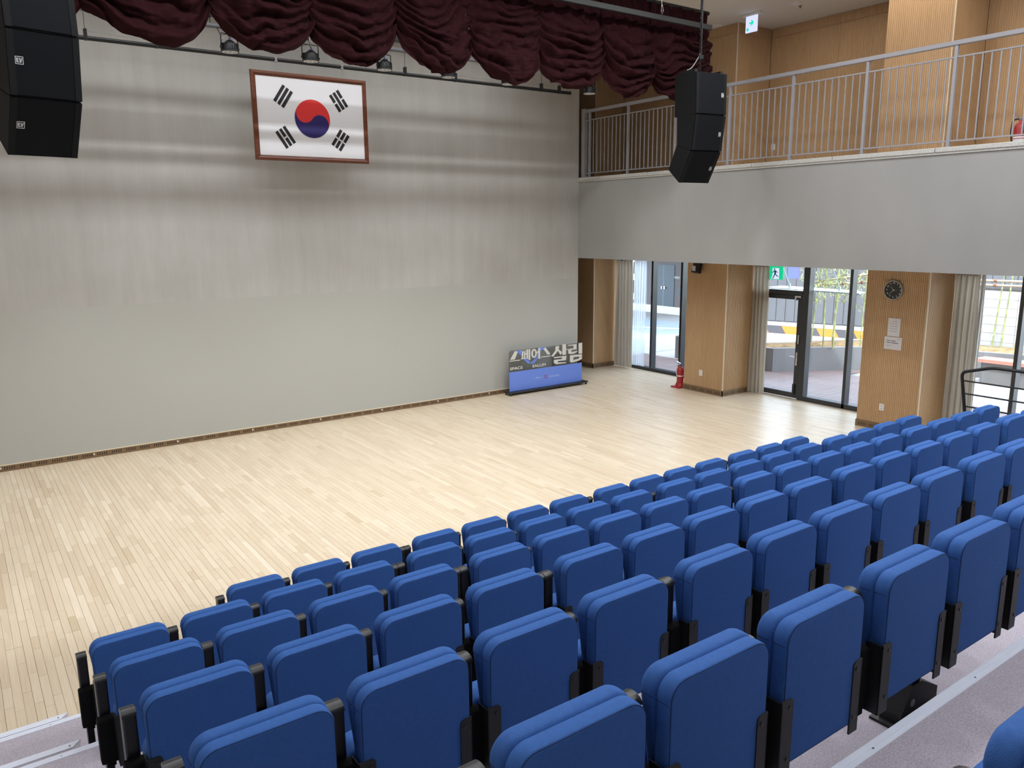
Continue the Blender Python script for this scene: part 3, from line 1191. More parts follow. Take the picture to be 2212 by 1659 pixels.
def arc(pts, rad=0.06, n=5):
    out = [Vector(pts[0])]
    for a, b, c in zip(pts, pts[1:], pts[2:]):
        a, b, c = Vector(a), Vector(b), Vector(c)
        u, v = (a - b).normalized(), (c - b).normalized()
        p0, p1 = b + u * rad, b + v * rad
        for k_ in range(n + 1):
            t_ = k_ / n
            out.append(p0 * (1 - t_) ** 2 + b * 2 * t_ * (1 - t_) + p1 * t_ ** 2)
    out.append(Vector(pts[-1]))
    return out


MB().tube(arc([(0, -0.09, 0.0), (0, 0.10, 1.135), (0, -0.23, 1.232), (0, -1.6, 1.232), (0, -1.6, 0.30)], 0.06), 0.019, 10).build('handrail', 'blacksteel', gr, smooth=60)
for z_, y_ in ((1.037, 0.075), (0.885, 0.05), (0.733, 0.025), (0.58, 0.0)):
    MB().tube([(0, y_, z_), (0, -1.6, z_)], 0.0095, 8).build('bar', 'blacksteel', gr, smooth=60)
for k in (0, 1):
    MB().box(-0.05, 0.05, (-0.14, -1.65)[k], (-0.04, -1.55)[k], (0.0, 0.286)[k], (0.012, 0.30)[k]).build('foot_plate', 'blacksteel', gr)

# ================================================================== BALCONY RAILING
XRL = XB + 0.085
rail = thing('balcony_railing', 'silver painted steel railing with thin balusters along the balcony', 'railing', (XRL, 0, ZB2 + 0.092))
zb = ZB2 + 0.092
MB().box(-0.035, 0.035, -1.0, 13.24, 5.775 - zb, 5.835 - zb, 0.005).build('handrail', 'steelwhite', rail)
MB().box(-0.012, 0.012, -1.0, 13.24, 5.615 - zb, 5.635 - zb, 0.002).build('upper_bar', 'steelwhite', rail)
MB().box(-0.012, 0.012, -1.0, 13.24, 4.532 - zb, 4.552 - zb, 0.002).build('lower_bar', 'steelwhite', rail)
posts = [13.10] + [11.945 - 1.2575 * k_ for k_ in range(0, 11)]
me_post = MB().box(-0.022, 0.022, -0.022, 0.022, 0, 5.775 - zb, 0.003).mesh('post', 'steelwhite')
me_pl = MB().box(-0.05, 0.05, -0.06, 0.06, 0, 0.010).mesh('foot_plate', 'steelwhite')
me_bal = MB().box(-0.0075, 0.0075, -0.0075, 0.0075, 4.552 - zb, 5.615 - zb).mesh('baluster', 'steelwhite')
for y in posts:
    p = link('post', me_post, rail)
    p.location = (0, y, 0)
    q = link('foot_plate', me_pl, p)
for a, b in zip(posts, posts[1:]):
    n = 10 if a < 12 else 9
    for k in range(1, n + 1):
        q = link('baluster', me_bal, rail)
        q.location = (0, a + (b - a) * k / (n + 1), 0)
MB().box(-0.05, 0.05, 13.22, 13.32, 0, 5.86 - zb, 0.006).build('end_post', 'steelwhite', rail)

# ================================================================== STAGE VALANCE, BATTENS, LAMPS
GX_ = [0.30, 1.40, 2.648, 3.786, 4.871, 5.948, 7.097, 8.288, 9.302, 10.62]
GZ_ = [5.66, 5.60, 5.745, 5.67, 5.80, 5.70, 5.74, 5.775, 5.66, 5.80]
LOX = [0.85, 2.117, 3.223, 4.259, 5.412, 6.538, 7.557, 8.691, 9.72]
LOZ = [5.33, 5.306, 5.361, 5.326, 5.356, 5.325, 5.358, 5.334, 5.39]
YV = 9.30
val = thing('stage_valance', 'maroon velvet stage valance gathered into deep swags', 'curtain', (0, YV, 6.8))
VZ = 6.80
from mathutils import noise as mn


def swag(k):
    xa, xb_, za, zb_, xl, zl = GX_[k] - 0.02, GX_[k + 1] + (0.02 if k < 8 else 0), GZ_[k], GZ_[k + 1], LOX[k], LOZ[k]
    u0 = (xl - xa) / (xb_ - xa)
    pw = math.log(0.5) / math.log(u0)
    rr = random.Random(40 + k)
    ph = [rr.uniform(0, 6.28) for _ in range(8)]
    nf = 8.5 + rr.random() * 2
    last = k == len(LOX) - 1

    def fn(u, v):
        x_ = xa + (xb_ - xa) * u
        uu = u ** pw                              # lowest point at uu = .5
        par = 4 * uu * (1 - uu)
        zg = za * (1 - u) + zb_ * u
        vv = v
        # gathered cords climb: crumple between the track and the hem gather
        zline = VZ + (zg - VZ) * vv
        zg += 0.045
        zline = VZ + (zg - VZ) * vv
        drop = (zg - zl)
        s_ = max(0.0, (vv - 0.16) / 0.84)
        hem = drop * (par ** 0.74) * (0.66 * s_ + 0.34 * s_ ** 1.4)
        z_ = zline - hem
        # diagonal wrinkles gathered at the cords, bellied folds in the middle
        q_ = x_ * 1.0
        warp = 0.085 * mn.noise(Vector((q_ * 1.9, vv * 2.6, k * 3.1))) + 0.035 * mn.noise(Vector((q_ * 5.2, vv * 6.0, 5 + k)))
        skew = 0.10 * math.sin(PI * u * 1.3 + ph[3]) * math.sin(2.2 * PI * vv + ph[4])
        pv = nf * (vv ** 1.12 + warp * 1.25 + skew) + ph[0]
        fi = math.floor(pv)
        fr_ = pv - fi
        amp_i = 0.35 + 0.65 * abs(mn.noise(Vector((fi * 1.73 + k * 9.1, q_ * 1.3, 0.4)))) * 2.0
        ridge = (math.sin(PI * fr_) ** 0.75) * (0.75 + 0.5 * (0.5 - fr_)) * amp_i
        mid = (math.sin(PI * u) ** 0.55)
        fold = ridge * (0.065 + 0.140 * mid) * min(1, s_ * 2.4)
        nz2 = mn.noise(Vector((q_ * 6.5, vv * 11.0, 9.0 + k)))
        nz3 = mn.noise(Vector((q_ * 7.0, vv * 46.0 + 6 * par, 3.0 + k)))
        fan = mn.noise(Vector((q_ * 13.0 + vv * 9 * (u - 0.5), vv * 7.0, 21.0 + k)))
        top = max(0.0, 1 - s_ * 2.2)
        pleat = (0.040 * math.sin(2 * PI * (4.6 * u) + ph[1]) + 0.02 * math.sin(2 * PI * 9.3 * u + ph[2])) * top
        belly = 0.24 * (math.sin(PI * u) ** 0.8) * (s_ ** 0.8)
        curl = 0.0
        if vv > 0.95:
            curl = (vv - 0.95) / 0.05
        edge_ = (1 - mid) * (0.05 * math.sin(34 * vv + ph[2]) + 0.05 * nz2) * s_
        y_ = -belly - fold - pleat - edge_ - 0.034 * nz2 * (0.3 + s_) - 0.016 * nz3 * (0.3 + s_) - 0.030 * fan * s_ + 0.10 * curl * mid
        if last and u > 0.8:
            x_ += (u - 0.8) / 0.2 * (0.045 * math.sin(30 * vv + 3 * nz2) + 0.05 * math.sin(PI * vv)) * min(1, s_ * 3)
        z_ += 0.018 * nz2 * s_ - 0.030 * ridge * s_ * mid * (1 - curl)
        z_ = max(z_, zl - 0.02) if vv < 1 else z_
        return (x_, y_, z_ - VZ)
    me = MB().grid(fn, 60, 150).mesh('swag', 'velvet', 180)
    return link('swag', me, val)


for k in range(len(LOX)):
    swag(k)
trk = thing('curtain_track', 'black pipe track carrying the top of the maroon valance', 'track', (0, YV + 0.03, 6.82))
MB().tube([(0.1, 0, 0), (10.63, 0, 0)], 0.032, 10).build('pipe', 'blacksteel', trk, smooth=50)
for k in range(9):
    xk = 10.45 - k * 1.25
    MB().tube([(xk, 0, 0.02), (xk, 0, ZC - 6.82)], 0.006, 6).build('hanger', 'blacksteel', trk)
hk = MB()
for k in range(26):
    xk = 10.55 - 0.4 * k
    hk.tube([(xk, -0.01, -0.03), (xk, -0.025, -0.055), (xk, -0.01, -0.07)], 0.005, 5)
hk.build('hooks', 'chrome', trk, kind='stuff')
bt = thing('batten_bar', 'dark grey flat batten hanging in front of the maroon valance', 'batten', (0, 8.98, 6.49))
MB().box(0.0, 10.31, -0.03, 0.03, -0.033, 0.042, 0.004).build('bar', base_mat('batten_grey', (0.030, 0.032, 0.033), 0.6), bt)
for k in range(5):
    xk = 9.20 - k * 2.3
    MB().tube([(xk, 0, 0.04), (xk, 0, ZC - 6.49)], 0.004, 6).build('wire', 'chrome', bt)
    MB().tube(arc([(xk - 0.025, -0.01, 0.10), (xk, -0.01, 0.05), (xk + 0.025, -0.01, 0.10), (xk, -0.01, 0.19), (xk - 0.025, -0.01, 0.10)], 0.012), 0.006, 6).build('shackle', 'chrome', bt, smooth=60)

pa = thing('flag_batten', 'black pipe batten across the stage wall above the flag', 'batten', (0, 12.9, 6.07))
MB().tube([(0.0, 0, 0), (10.69, 0, 0)], 0.031, 12).build('pipe', 'blacksteel', pa, smooth=50)
for k, xk in enumerate((1.98, 2.9, 6.95, 7.98, 9.1, 9.95, 10.4)):
    MB().box(xk - 0.02, xk + 0.02, -0.035, 0.035, -0.03, 0.12, 0.004).build('clamp', 'blacksteel', pa)
    MB().tube([(xk, 0, 0.12), (xk, 0, ZC - 6.10)], 0.004, 5).build('wire', 'blacksteel', pa)
for a, b in ((2.02, 2.86), (8.02, 9.0), (9.14, 9.9)):
    MB().tube([(a, -0.01, 0.09), ((a + b) / 2, -0.01, 0.075), (b, -0.01, 0.09)], 0.0045, 5).build('cable', 'steelwhite', pa)

pb = thing('lighting_batten', 'grey pipe carrying the stage lamps behind the valance, with an added shadow-casting duct', 'batten', (0, 11.2, 6.06))
MB().tube([(0.2, 0, 0), (9.86, 0, 0)], 0.030, 12).build('pipe', base_mat('pipe_grey', (0.10, 0.10, 0.11), 0.45), pb, smooth=50)
MB().box(0.2, 9.9, -0.06, 0.06, 0.115, 0.235, 0.004).build('shadow_duct', 'blacksteel', pb)  # unseen box added to widen the pipe's shadow on the stage wall
for k in range(8):
    MB().tube([(0.6 + 1.3 * k, 0, -0.02), (0.6 + 1.3 * k, 0, ZC - 6.06)], 0.006, 6).build('hanger', 'blacksteel', pb)
pc = thing('shadow_pipe', 'unseen pipe added high behind the maroon valance to shadow the stage wall', 'batten', (0, 10.4, 6.52))  # hidden pipe added to throw the lower shadow band on the wall
MB().tube([(0.2, 0, 0), (10.4, 0, 0)], 0.026, 10).build('pipe', 'blacksteel', pc, smooth=50)
for k in range(6):
    MB().tube([(0.7 + 1.8 * k, 0, 0), (0.7 + 1.8 * k, 0, ZC - 6.52)], 0.005, 6).build('hanger', 'blacksteel', pc)


# ---- stage lamps (round LED fixtures in yokes, pointing down)
def par_lamp(label, x_, rzz):
    t = thing('stage_lamp', label, 'lamp', (x_, 11.2, 6.06), rzz, 'round stage lamps behind the valance')
    bodyp = [(0.045, -0.155), (0.075, -0.165), (0.100, -0.20), (0.108, -0.215), (0.108, -0.285), (0.116, -0.29), (0.116, -0.305), (0.105, -0.305)]
    b_ = MB().lathe(bodyp, (0, 0, 0), 'z', 24)
    fins = MB()
    for k_ in range(24):
        a = 2 * PI * k_ / 24
        c, s_ = math.cos(a), math.sin(a)
        fins.add([(c * r_ - s_ * w_, s_ * r_ + c * w_, z_) for z_ in (-0.28, -0.205) for r_ in (0.105, 0.114) for w_ in (-0.004, 0.004)],
                 [(0, 1, 3, 2), (4, 6, 7, 5), (2, 3, 7, 6), (0, 4, 5, 1), (0, 2, 6, 4), (1, 5, 7, 3)])
    bo = b_.build('lamp_body', 'blackplastic', t, smooth=40)
    fins.build('cooling_fins', 'blackplastic', bo, kind='stuff')
    MB().lathe([(0.100, -0.308), (0.100, -0.303)], (0, 0, 0), 'z', 24).build('lens', 'white', bo)
    lens = MB()
    for k_ in range(7):
        a = 2 * PI * k_ / 6
        rr_ = 0 if k_ == 6 else 0.062
        lens.lathe([(0.022, -0.313), (0.026, -0.306)], (rr_ * math.cos(a), rr_ * math.sin(a), 0), 'z', 10)
    lens.build('lens_cells', 'disc', bo, kind='stuff')
    MB().tube(arc([(-0.125, 0, -0.255), (-0.125, 0, -0.085), (0.125, 0, -0.085), (0.125, 0, -0.255)], 0.02), 0.007, 6).build('yoke', 'blacksteel', t, smooth=50)
    kn = MB()
    for s_ in (-1, 1):
        kn.lathe([(0.020, 0.105 * s_ + (-0.012 if s_ < 0 else 0.03)), (0.020, 0.105 * s_ + (-0.03 if s_ < 0 else 0.012))], (0, 0, -0.255), 'x', 10)
    kn.build('knobs', 'blackplastic', t)
    MB().box(-0.02, 0.02, -0.045, 0.045, -0.05, 0.04, 0.006).tube([(0, 0, -0.04), (0, 0, -0.09)], 0.010, 8).build('clamp', 'chrome', t)
    MB().tube([(0.03, 0.03, -0.17), (0.05, 0.04, -0.12), (0.01, 0.05, -0.07), (-0.09, 0.05, -0.10), (-0.14, 0.04, -0.03), (-0.12, 0.03, 0.02)], 0.006, 6).build('cable', 'blackplastic', t, smooth=60)
    MB().tube([(0.03, 0.03, -0.16), (0.032, 0.03, -0.115)], 0.012, 8).build('plug', base_mat('plug_blue', (0.03, 0.035, 0.20), 0.5), t)
    return t


WHO = ['stage lamp peeking out left of the second swag gap, nearest the speaker stack', 'stage lamp in the valance gap above the flag frame', 'stage lamp in the valance gap just past the flag',
       'stage lamp half hidden behind the swag tip after the flag', 'stage lamp mostly hidden behind the middle swag tip', 'stage lamp at the far end before the oak wall']
for x_, lab, a in zip((3.43, 4.545, 5.69, 6.80, 7.95, 9.72), WHO, (0.3, 0.1, 0.2, 0.0, 0.4, 0.2)):
    par_lamp('black round ' + lab, x_, a)

# ================================================================== FLAG
fc = thing('framed_flag', 'white flag with red and blue circle in a brown wooden frame', 'flag', (5.188, 12.85, 5.204))
FWD, FHT, FB = 0.977, 0.678, 0.078
pf = [(0, 0.0), (0.010, 0.026), (0.040, 0.030), (0.052, 0.020), (FB, 0.012)]


def frame_member(a, b, c, d):
    # a,b outer corners; c,d inner corners (b-side first); simple two-step moulding
    mb = MB()

    def lerp(p, q, t_):
        return (p[0] + (q[0] - p[0]) * t_, p[1] + (q[1] - p[1]) * t_)
    pts = []
    for off, h_ in pf:
        t_ = off / FB
        p, q = lerp(a, d, t_), lerp(b, c, t_)
        pts.append((p, q, h_))
    vs, fs = [], []
    for p, q, h_ in pts:
        vs += [(p[0], -h_, p[1]), (q[0], -h_, q[1])]
    n = len(pts)
    for i_ in range(n - 1):
        fs.append((2 * i_, 2 * i_ + 1, 2 * i_ + 3, 2 * i_ + 2))
    bi = len(vs)
    vs += [(a[0], 0.015, a[1]), (b[0], 0.015, b[1]), (c[0], 0.015, c[1]), (d[0], 0.015, d[1])]
    fs += [(0, bi, bi + 1, 1), (bi, bi + 3, bi + 2, bi + 1), (2 * n - 2, 2 * n - 1, bi + 2, bi + 3)]
    me = mb.add(vs, fs).mesh('frame_rail', 'framewood')
    recalc(me)
    return link('frame_rail', me, fc)


ox, oz, ix, iz = FWD, FHT, FWD - FB, FHT - FB
frame_member((-ox, oz), (ox, oz), (ix, iz), (-ix, iz))
frame_member((ox, oz), (ox, -oz), (ix, -iz), (ix, iz))
frame_member((ox, -oz), (-ox, -oz), (-ix, -iz), (ix, -iz))
frame_member((-ox, -oz), (-ox, oz), (-ix, iz), (-ix, -iz))
canvas = MB().box(-ix - 0.01, ix + 0.01, -0.008, 0.010, -iz - 0.01, iz + 0.01).build('canvas', 'flagwhite', fc)
RF = 0.300
th = math.atan(2 / 3)


def S_poly(sign):
    pts = []
    n = 28
    for k_ in range(n + 1):
        a = PI * k_ / n
        pts.append((RF * math.cos(a), sign * RF * math.sin(a)))
    for k_ in range(1, n + 1):                       # lobe from -R to 0
        a = PI + PI * k_ / n if True else 0
        pts.append((-RF / 2 + RF / 2 * math.cos(PI - PI * k_ / n), -RF / 2 * math.sin(PI * k_ / n)))
    for k_ in range(1, n):
        pts.append((RF / 2 + RF / 2 * math.cos(PI - PI * k_ / n), RF / 2 * math.sin(PI * k_ / n)))
    c, s_ = math.cos(-th), math.sin(-th)
    return [(p * c - q * s_, p * s_ + q * c) for p, q in pts]


for nm, sg, m_ in (('red_half', 1, 'flagred'), ('blue_half', -1, 'flagblue')):
    me = MB().prism(S_poly(sg), -0.0105, -0.007, lambda p, q, a: (p, a, q)).mesh(nm, m_)
    recalc(me)
    link(nm, me, canvas)
TRI = {(-1, 1): (1, 1, 1), (1, 1): (0, 1, 0), (-1, -1): (1, 0, 1), (1, -1): (0, 0, 0)}
for (sx, sz), pat in TRI.items():
    ang = math.atan2(sz * 2, sx * 3)
    ux, uz = math.cos(ang), math.sin(ang)
    vx, vz = -uz, ux
    for j, solid in enumerate(pat):
        rad = 0.565 + (j - 1) * 0.0745
        segs = [(-0.15, 0.15)] if solid else [(-0.15, -0.0125), (0.0125, 0.15)]
        for a, b in segs:
            pts = [(rad - 0.025, a), (rad + 0.025, a), (rad + 0.025, b), (rad - 0.025, b)]
            me = MB().prism(pts, -0.0105, -0.007, lambda p, q, h_: (p * ux + q * vx, h_, p * uz + q * vz)).mesh('trigram_bar', 'flagblack')
            recalc(me)
            link('trigram_bar', me, canvas)
for xk in (-0.536, 0.578):
    MB().tube([(xk, 0.02, FHT - 0.03), (xk, 0.05, 6.07 - 5.204)], 0.004, 6).build('hanging_wire', 'steelwhite', fc)
    MB().tube([(xk, 0.05, 6.07 - 5.204 - 0.036), (xk + 0.001, 0.05, 6.07 - 5.204 + 0.036)], 0.034, 10).build('wire_wrap', 'steelwhite', fc)

# ================================================================== LOUDSPEAKER STACKS
# side profiles (depth, height below top) of the three cabinets, front edge first
CABS = [[(0.0, 0.0), (-0.014, -0.576), (0.395, -0.576), (0.405, 0.0)],
        [(-0.014, -0.582), (0.048, -1.078), (0.325, -0.972), (0.345, -0.570)],
        [(0.052, -1.084), (0.270, -1.520), (0.487, -1.322), (0.332, -0.978)]]


def speaker_stack(label, loc, rz_, width, logo_u, flip, zt):
    t = thing('speaker_stack', label, 'loudspeaker', loc, rz_, 'hanging loudspeaker stacks')
    for k_, pr in enumerate(CABS):
        pr = [(d * 1.14, z) for d, z in pr]
        shr = [(d + (0.006 if d < 0.2 else 0), z) for d, z in pr]
        me = MB().prism(shr, 0.0, width, lambda p, q, a: (a, p, q)).mesh('cabinet', 'speaker')
        recalc(me)
        c_ = link('cabinet', me, t)
        (d0, z0), (d1, z1) = pr[0], pr[1]
        e = Vector((d1 - d0, z1 - z0))
        ln = e.length
        e = e / ln
        nrm = Vector((e.y, -e.x))              # outward (towards -depth)

        def face(u, v, h_):
            s_ = v * ln
            return (u, d0 + e.x * s_ + nrm.x * h_, z0 + e.y * s_ + nrm.y * h_)
        gm = MB()
        m_ = 0.02
        vs = [face(u, v, h_) for h_ in (-0.004, 0.010) for (u, v) in ((0.012, 0.02), (width - 0.012, 0.02), (width - 0.012, 0.98), (0.012, 0.98))]
        gm.add(vs, [(0, 1, 5, 4), (1, 2, 6, 5), (2, 3, 7, 6), (3, 0, 4, 7), (4, 5, 6, 7)])
        me = gm.mesh('grille', 'grille')
        recalc(me)
        g_ = link('grille', me, c_)
        for a, b in ((0.0, 0.05), (width - 0.05, width)):
            fr = MB()
            fr.add([face(u, v, h_) for h_ in (0.008, 0.013) for (u, v) in ((a, 0.01), (b, 0.01), (b, 0.99), (a, 0.99))],
                   [(0, 1, 5, 4), (1, 2, 6, 5), (2, 3, 7, 6), (3, 0, 4, 7), (4, 5, 6, 7)])
            fr.build('grille_edge', 'speaker', c_)
        lg = MB()
        cu, cv, hs = logo_u * width, 0.52 if not flip else 0.46, 0.030
        sg = 1

        def lt(u, v, h_):
            return face(cu + sg * u, cv - sg * v / ln, 0.0115 + h_)
        for a0, a1, b0, b1 in ((-hs, hs, hs - 0.005, hs), (-hs, hs, -hs, -hs + 0.005), (-hs, -hs + 0.005, -hs, hs), (hs - 0.005, hs, -hs, hs)):
            lg.add([lt(a0, b0, 0), lt(a1, b0, 0), lt(a1, b1, 0), lt(a0, b1, 0)], [(0, 1, 2, 3)])
        for pl in ([(-0.022, 0.017), (-0.002, 0.017), (-0.002, 0.011), (-0.014, 0.011), (-0.013, 0.004), (-0.004, 0.004), (-0.003, -0.002), (-0.012, -0.002), (-0.011, -0.010), (0.0, -0.010), (0.001, -0.017), (-0.019, -0.017)],
                   [(-0.001, 0.017), (0.007, 0.017), (0.010, -0.004), (0.014, 0.017), (0.022, 0.017), (0.013, -0.018), (0.006, -0.018)]):
            lg.add([lt(u, v, 0) for u, v in pl], [tuple(range(len(pl)))])
        lg.build('logo', 'logo', c_)
    # rigging frame, chain pole and cable up to the ceiling
    rg = MB()
    rg.box(0.02, 0.07, 0.05, 0.40, 0.0, 0.045, 0.004).box(width - 0.07, width - 0.02, 0.05, 0.40, 0.0, 0.045, 0.004)
    rg.box(0.07, width - 0.07, 0.16, 0.22, 0.01, 0.03, 0.003)
    rg.build('rigging_frame', 'blacksteel', t)
    h_ = ZC - zt
    ch = MB()
    z_ = 0.03
    j = 0
    while z_ < h_ - 0.02:
        ax = Vector((0.014, 0, 0)) if j % 2 else Vector((0, 0.014, 0))
        c0 = Vector((width * 0.40, 0.19, z_))
        ch.tube([c0 - ax, c0 - ax * 0.9 + Vector((0, 0, 0.045)), c0 + ax * 0.9 + Vector((0, 0, 0.045)), c0 + ax, c0 - ax], 0.0055, 5, cap=False)
        z_ += 0.038
        j += 1
    ch.build('chain', 'blacksteel', t, smooth=60)
    MB().tube([(width * 0.40 + 0.02, 0.20, 0.25), (width * 0.40 + 0.02, 0.20, h_)], 0.014, 8).build('cable_sleeve', 'blacksteel', t, smooth=60)
    MB().tube(arc([(width * 0.40 + 0.02, 0.20, 0.32), (width * 0.40 - 0.03, 0.20, 0.22), (0.10, 0.22, 0.08), (0.02, 0.22, 0.05)], 0.05), 0.007, 6).build('white_cable', 'steelwhite', t, smooth=60)
    MB().box(width * 0.40 - 0.02, width * 0.40 + 0.05, 0.165, 0.225, 0.20, 0.27, 0.01).build('hoist_hook', 'blacksteel', t)
    return t


speaker_stack('black three box loudspeaker stack hanging in front of the balcony railing', (9.023, 8.10, 5.592), math.radians(-7.5), 0.563, 0.885, False, 5.592)
speaker_stack('black three box loudspeaker stack hanging beside the flag wall, cut by the frame edge', (0.607, 7.66, 5.60), math.radians(12), 0.535, 0.15, True, 5.60)

# ================================================================== SIGN BOARD ON THE FLOOR
SX, SY = 9.262, 13.12
sg = thing('sign_board', 'freestanding clear acrylic sign with white letters over a blue panel', 'sign', (SX, SY, 0))
WS = 1.966
base = MB().prism([(-0.075, -0.12), (WS + 0.095, -0.12), (WS + 0.075, 0.10), (-0.055, 0.10)], 0.045, 0.075, lambda p, q, a: (p, q, a)).build('base', 'blackplastic', sg)
for xk in (-0.03, WS + 0.05):
    for yk in (-0.10, 0.07):
        MB().box(xk - 0.012, xk + 0.012, yk - 0.012, yk + 0.012, 0, 0.046).build('foot', 'blackplastic', base)
me = MB().prism([(0, 0.07), (WS, 0.07), (WS, 0.93), (0.05, 0.93), (0.015, 0.915), (0, 0.88)], -0.004, 0.004, lambda p, q, a: (p, a, q)).mesh('acrylic_sheet', 'acrylic')
recalc(me)
sheet = link('acrylic_sheet', me, sg)
MB().box(0.0, WS, -0.009, -0.0045, 0.075, 0.482).build('blue_panel', 'signblue', sg)
WHITE = [[(9.41, 0.921), (9.477, 0.895), (9.398, 0.743), (9.28, 0.747)], [(9.267, 0.727), (9.536, 0.724), (9.536, 0.707), (9.267, 0.709)], [(9.562, 0.911), (9.687, 0.915), (9.687, 0.893), (9.562, 0.89)], [(9.559, 0.749), (9.686, 0.749), (9.686, 0.729), (9.559, 0.728)], [(9.583, 0.909), (9.622, 0.908), (9.615, 0.741), (9.579, 0.742)], [(9.638, 0.911), (9.677, 0.911), (9.673, 0.744), (9.634, 0.743)], [(9.702, 0.922), (9.746, 0.922), (9.745, 0.715), (9.7, 0.734)], [(9.671, 0.84), (9.704, 0.841), (9.703, 0.812), (9.671, 0.812)], [(9.761, 0.922), (9.801, 0.924), (9.8, 0.69), (9.759, 0.7)], [(10.015, 0.925), (10.063, 0.926), (10.063, 0.689), (10.012, 0.689)], [(9.964, 0.828), (10.018, 0.871), (10.018, 0.845), (9.981, 0.808)], [(10.149, 0.891), (10.21, 0.917), (10.326, 0.776), (10.326, 0.756), (10.258, 0.759)], [(10.082, 0.73), (10.347, 0.73), (10.347, 0.713), (10.082, 0.713)], [(10.484, 0.913), (10.581, 0.915), (10.567, 0.828), (10.415, 0.696), (10.367, 0.712), (10.477, 0.821)], [(10.546, 0.814), (10.574, 0.833), (10.661, 0.773), (10.619, 0.711)], [(10.669, 0.937), (10.771, 0.932), (10.772, 0.703), (10.669, 0.708)], [(10.767, 0.825), (10.814, 0.824), (10.814, 0.803), (10.767, 0.805)], [(10.436, 0.683), (10.785, 0.68), (10.771, 0.581), (10.547, 0.586), (10.544, 0.556), (10.779, 0.539), (10.772, 0.52), (10.505, 0.521), (10.436, 0.556), (10.436, 0.622), (10.659, 0.621), (10.661, 0.656), (10.439, 0.658)], [(10.833, 0.91), (11.068, 0.909), (11.069, 0.796), (10.919, 0.794), (10.919, 0.744), (11.098, 0.754), (11.098, 0.738), (10.984, 0.704), (10.87, 0.708), (10.834, 0.736), (10.834, 0.819), (10.983, 0.823), (10.982, 0.888), (10.833, 0.893)], [(11.125, 0.924), (11.229, 0.926), (11.232, 0.684), (11.128, 0.686)], [(10.884, 0.675), (11.228, 0.668), (11.228, 0.619), (10.984, 0.631), (10.978, 0.559), (11.042, 0.569), (11.136, 0.582), (11.143, 0.615), (11.228, 0.612), (11.228, 0.563), (11.129, 0.532), (10.928, 0.512), (10.885, 0.541)]]
BLUE = [[(9.438, 0.92), (9.555, 0.922), (9.575, 0.91), (9.569, 0.799), (9.477, 0.891)], [(10.049, 0.928), (10.177, 0.934), (10.201, 0.914), (10.075, 0.85), (10.062, 0.91)], [(9.631, 0.727), (9.683, 0.747), (9.804, 0.641), (9.781, 0.614), (9.738, 0.625)], [(9.798, 0.612), (9.968, 0.726), (10.018, 0.85), (10.012, 0.721), (9.961, 0.656), (9.907, 0.611), (9.827, 0.605)]]


def flat_letters(name, polys, y0, y1, m_, parent):
    mb = MB()
    for pl in polys:
        mb.prism([(p - SX, q) for p, q in pl], y0, y1, lambda p, q, a: (p, a, q))
    me_ = mb.mesh(name, m_)
    recalc(me_)
    return link(name, me_, parent)


LET = []
for a_, b_ in ((0, 2), (2, 9), (9, 11), (11, 13), (13, 18), (18, 21)):
    LET.append(flat_letters('large_letter', WHITE[a_:b_], -0.016, -0.0085, 'letter', sg))
flat_letters('ribbon_mark', BLUE, -0.0082, -0.0045, 'signblue', sg)
ring = MB()
n = 24
for k in range(n):
    a0, a1 = 2 * PI * k / n, 2 * PI * (k + 1) / n
    c0 = (9.902 - SX, 0.819)
    P = lambda a, rx, rz_, y: (c0[0] + rx * math.cos(a), y, c0[1] + rz_ * math.sin(a))
    vs = [P(a0, 0.073, 0.097, -0.016), P(a1, 0.073, 0.097, -0.016), P(a1, 0.031, 0.064, -0.016), P(a0, 0.031, 0.064, -0.016)]
    ring.add(vs + [(p[0], -0.0085, p[2]) for p in vs], [(0, 1, 2, 3), (0, 4, 5, 1), (2, 6, 7, 3)])
ring.build('ring_stroke', 'letter', LET[2])
for wd, x_, z_ in (('SPACE', 0.010, 0.548), ('SALLIM', 0.592, 0.545)):
    tx = MB()
    for dx_, dz_ in ((0, 0), (0.006, 0), (0, 0.0035), (0.006, 0.0035)):
        text_bm(tx, wd, 0.082, lambda u, v, d: (u + x_ + dx_, -0.010 - dx_ / 50 - dz_ / 40, z_ + v + dz_), align='LEFT', squash=1.42)
    tx.build('letter_row', 'letter', sg, kind='stuff')
PRT = base_mat('sign_print', (0.55, 0.60, 0.80), 0.6)
for wd, sz_, x_, z_, q_ in (('I', 0.04, 0.628, 0.285, 1.0), ('SEOUL', 0.042, 0.752, 0.285, 1.15), ('U', 0.04, 0.868, 0.286, 1.0), ('\uc11c\uc6b8\uc2dc\uc5ec\uc131\uac00\uc871\uc7ac\ub2e8', 0.036, 1.180, 0.272, 1.0)):
    tx = MB()
    text_bm(tx, wd, sz_, lambda u, v, d: (u + x_, -0.0098, z_ + v), squash=q_)
    tx.build('printed_word', PRT, sg, kind='stuff')
em = MB().lathe([(0.040, 0.0), (0.040, 0.001)], (0.954, -0.0100, 0.290), 'y', 20)
em.build('emblem', base_mat('emblem_violet', (0.10, 0.07, 0.30), 0.6), sg)
MB().lathe([(0.024, 0.0), (0.024, 0.001)], (0.954, -0.0110, 0.292), 'y', 16).build('emblem_centre', base_mat('emblem_pink', (0.45, 0.20, 0.36), 0.6), sg)

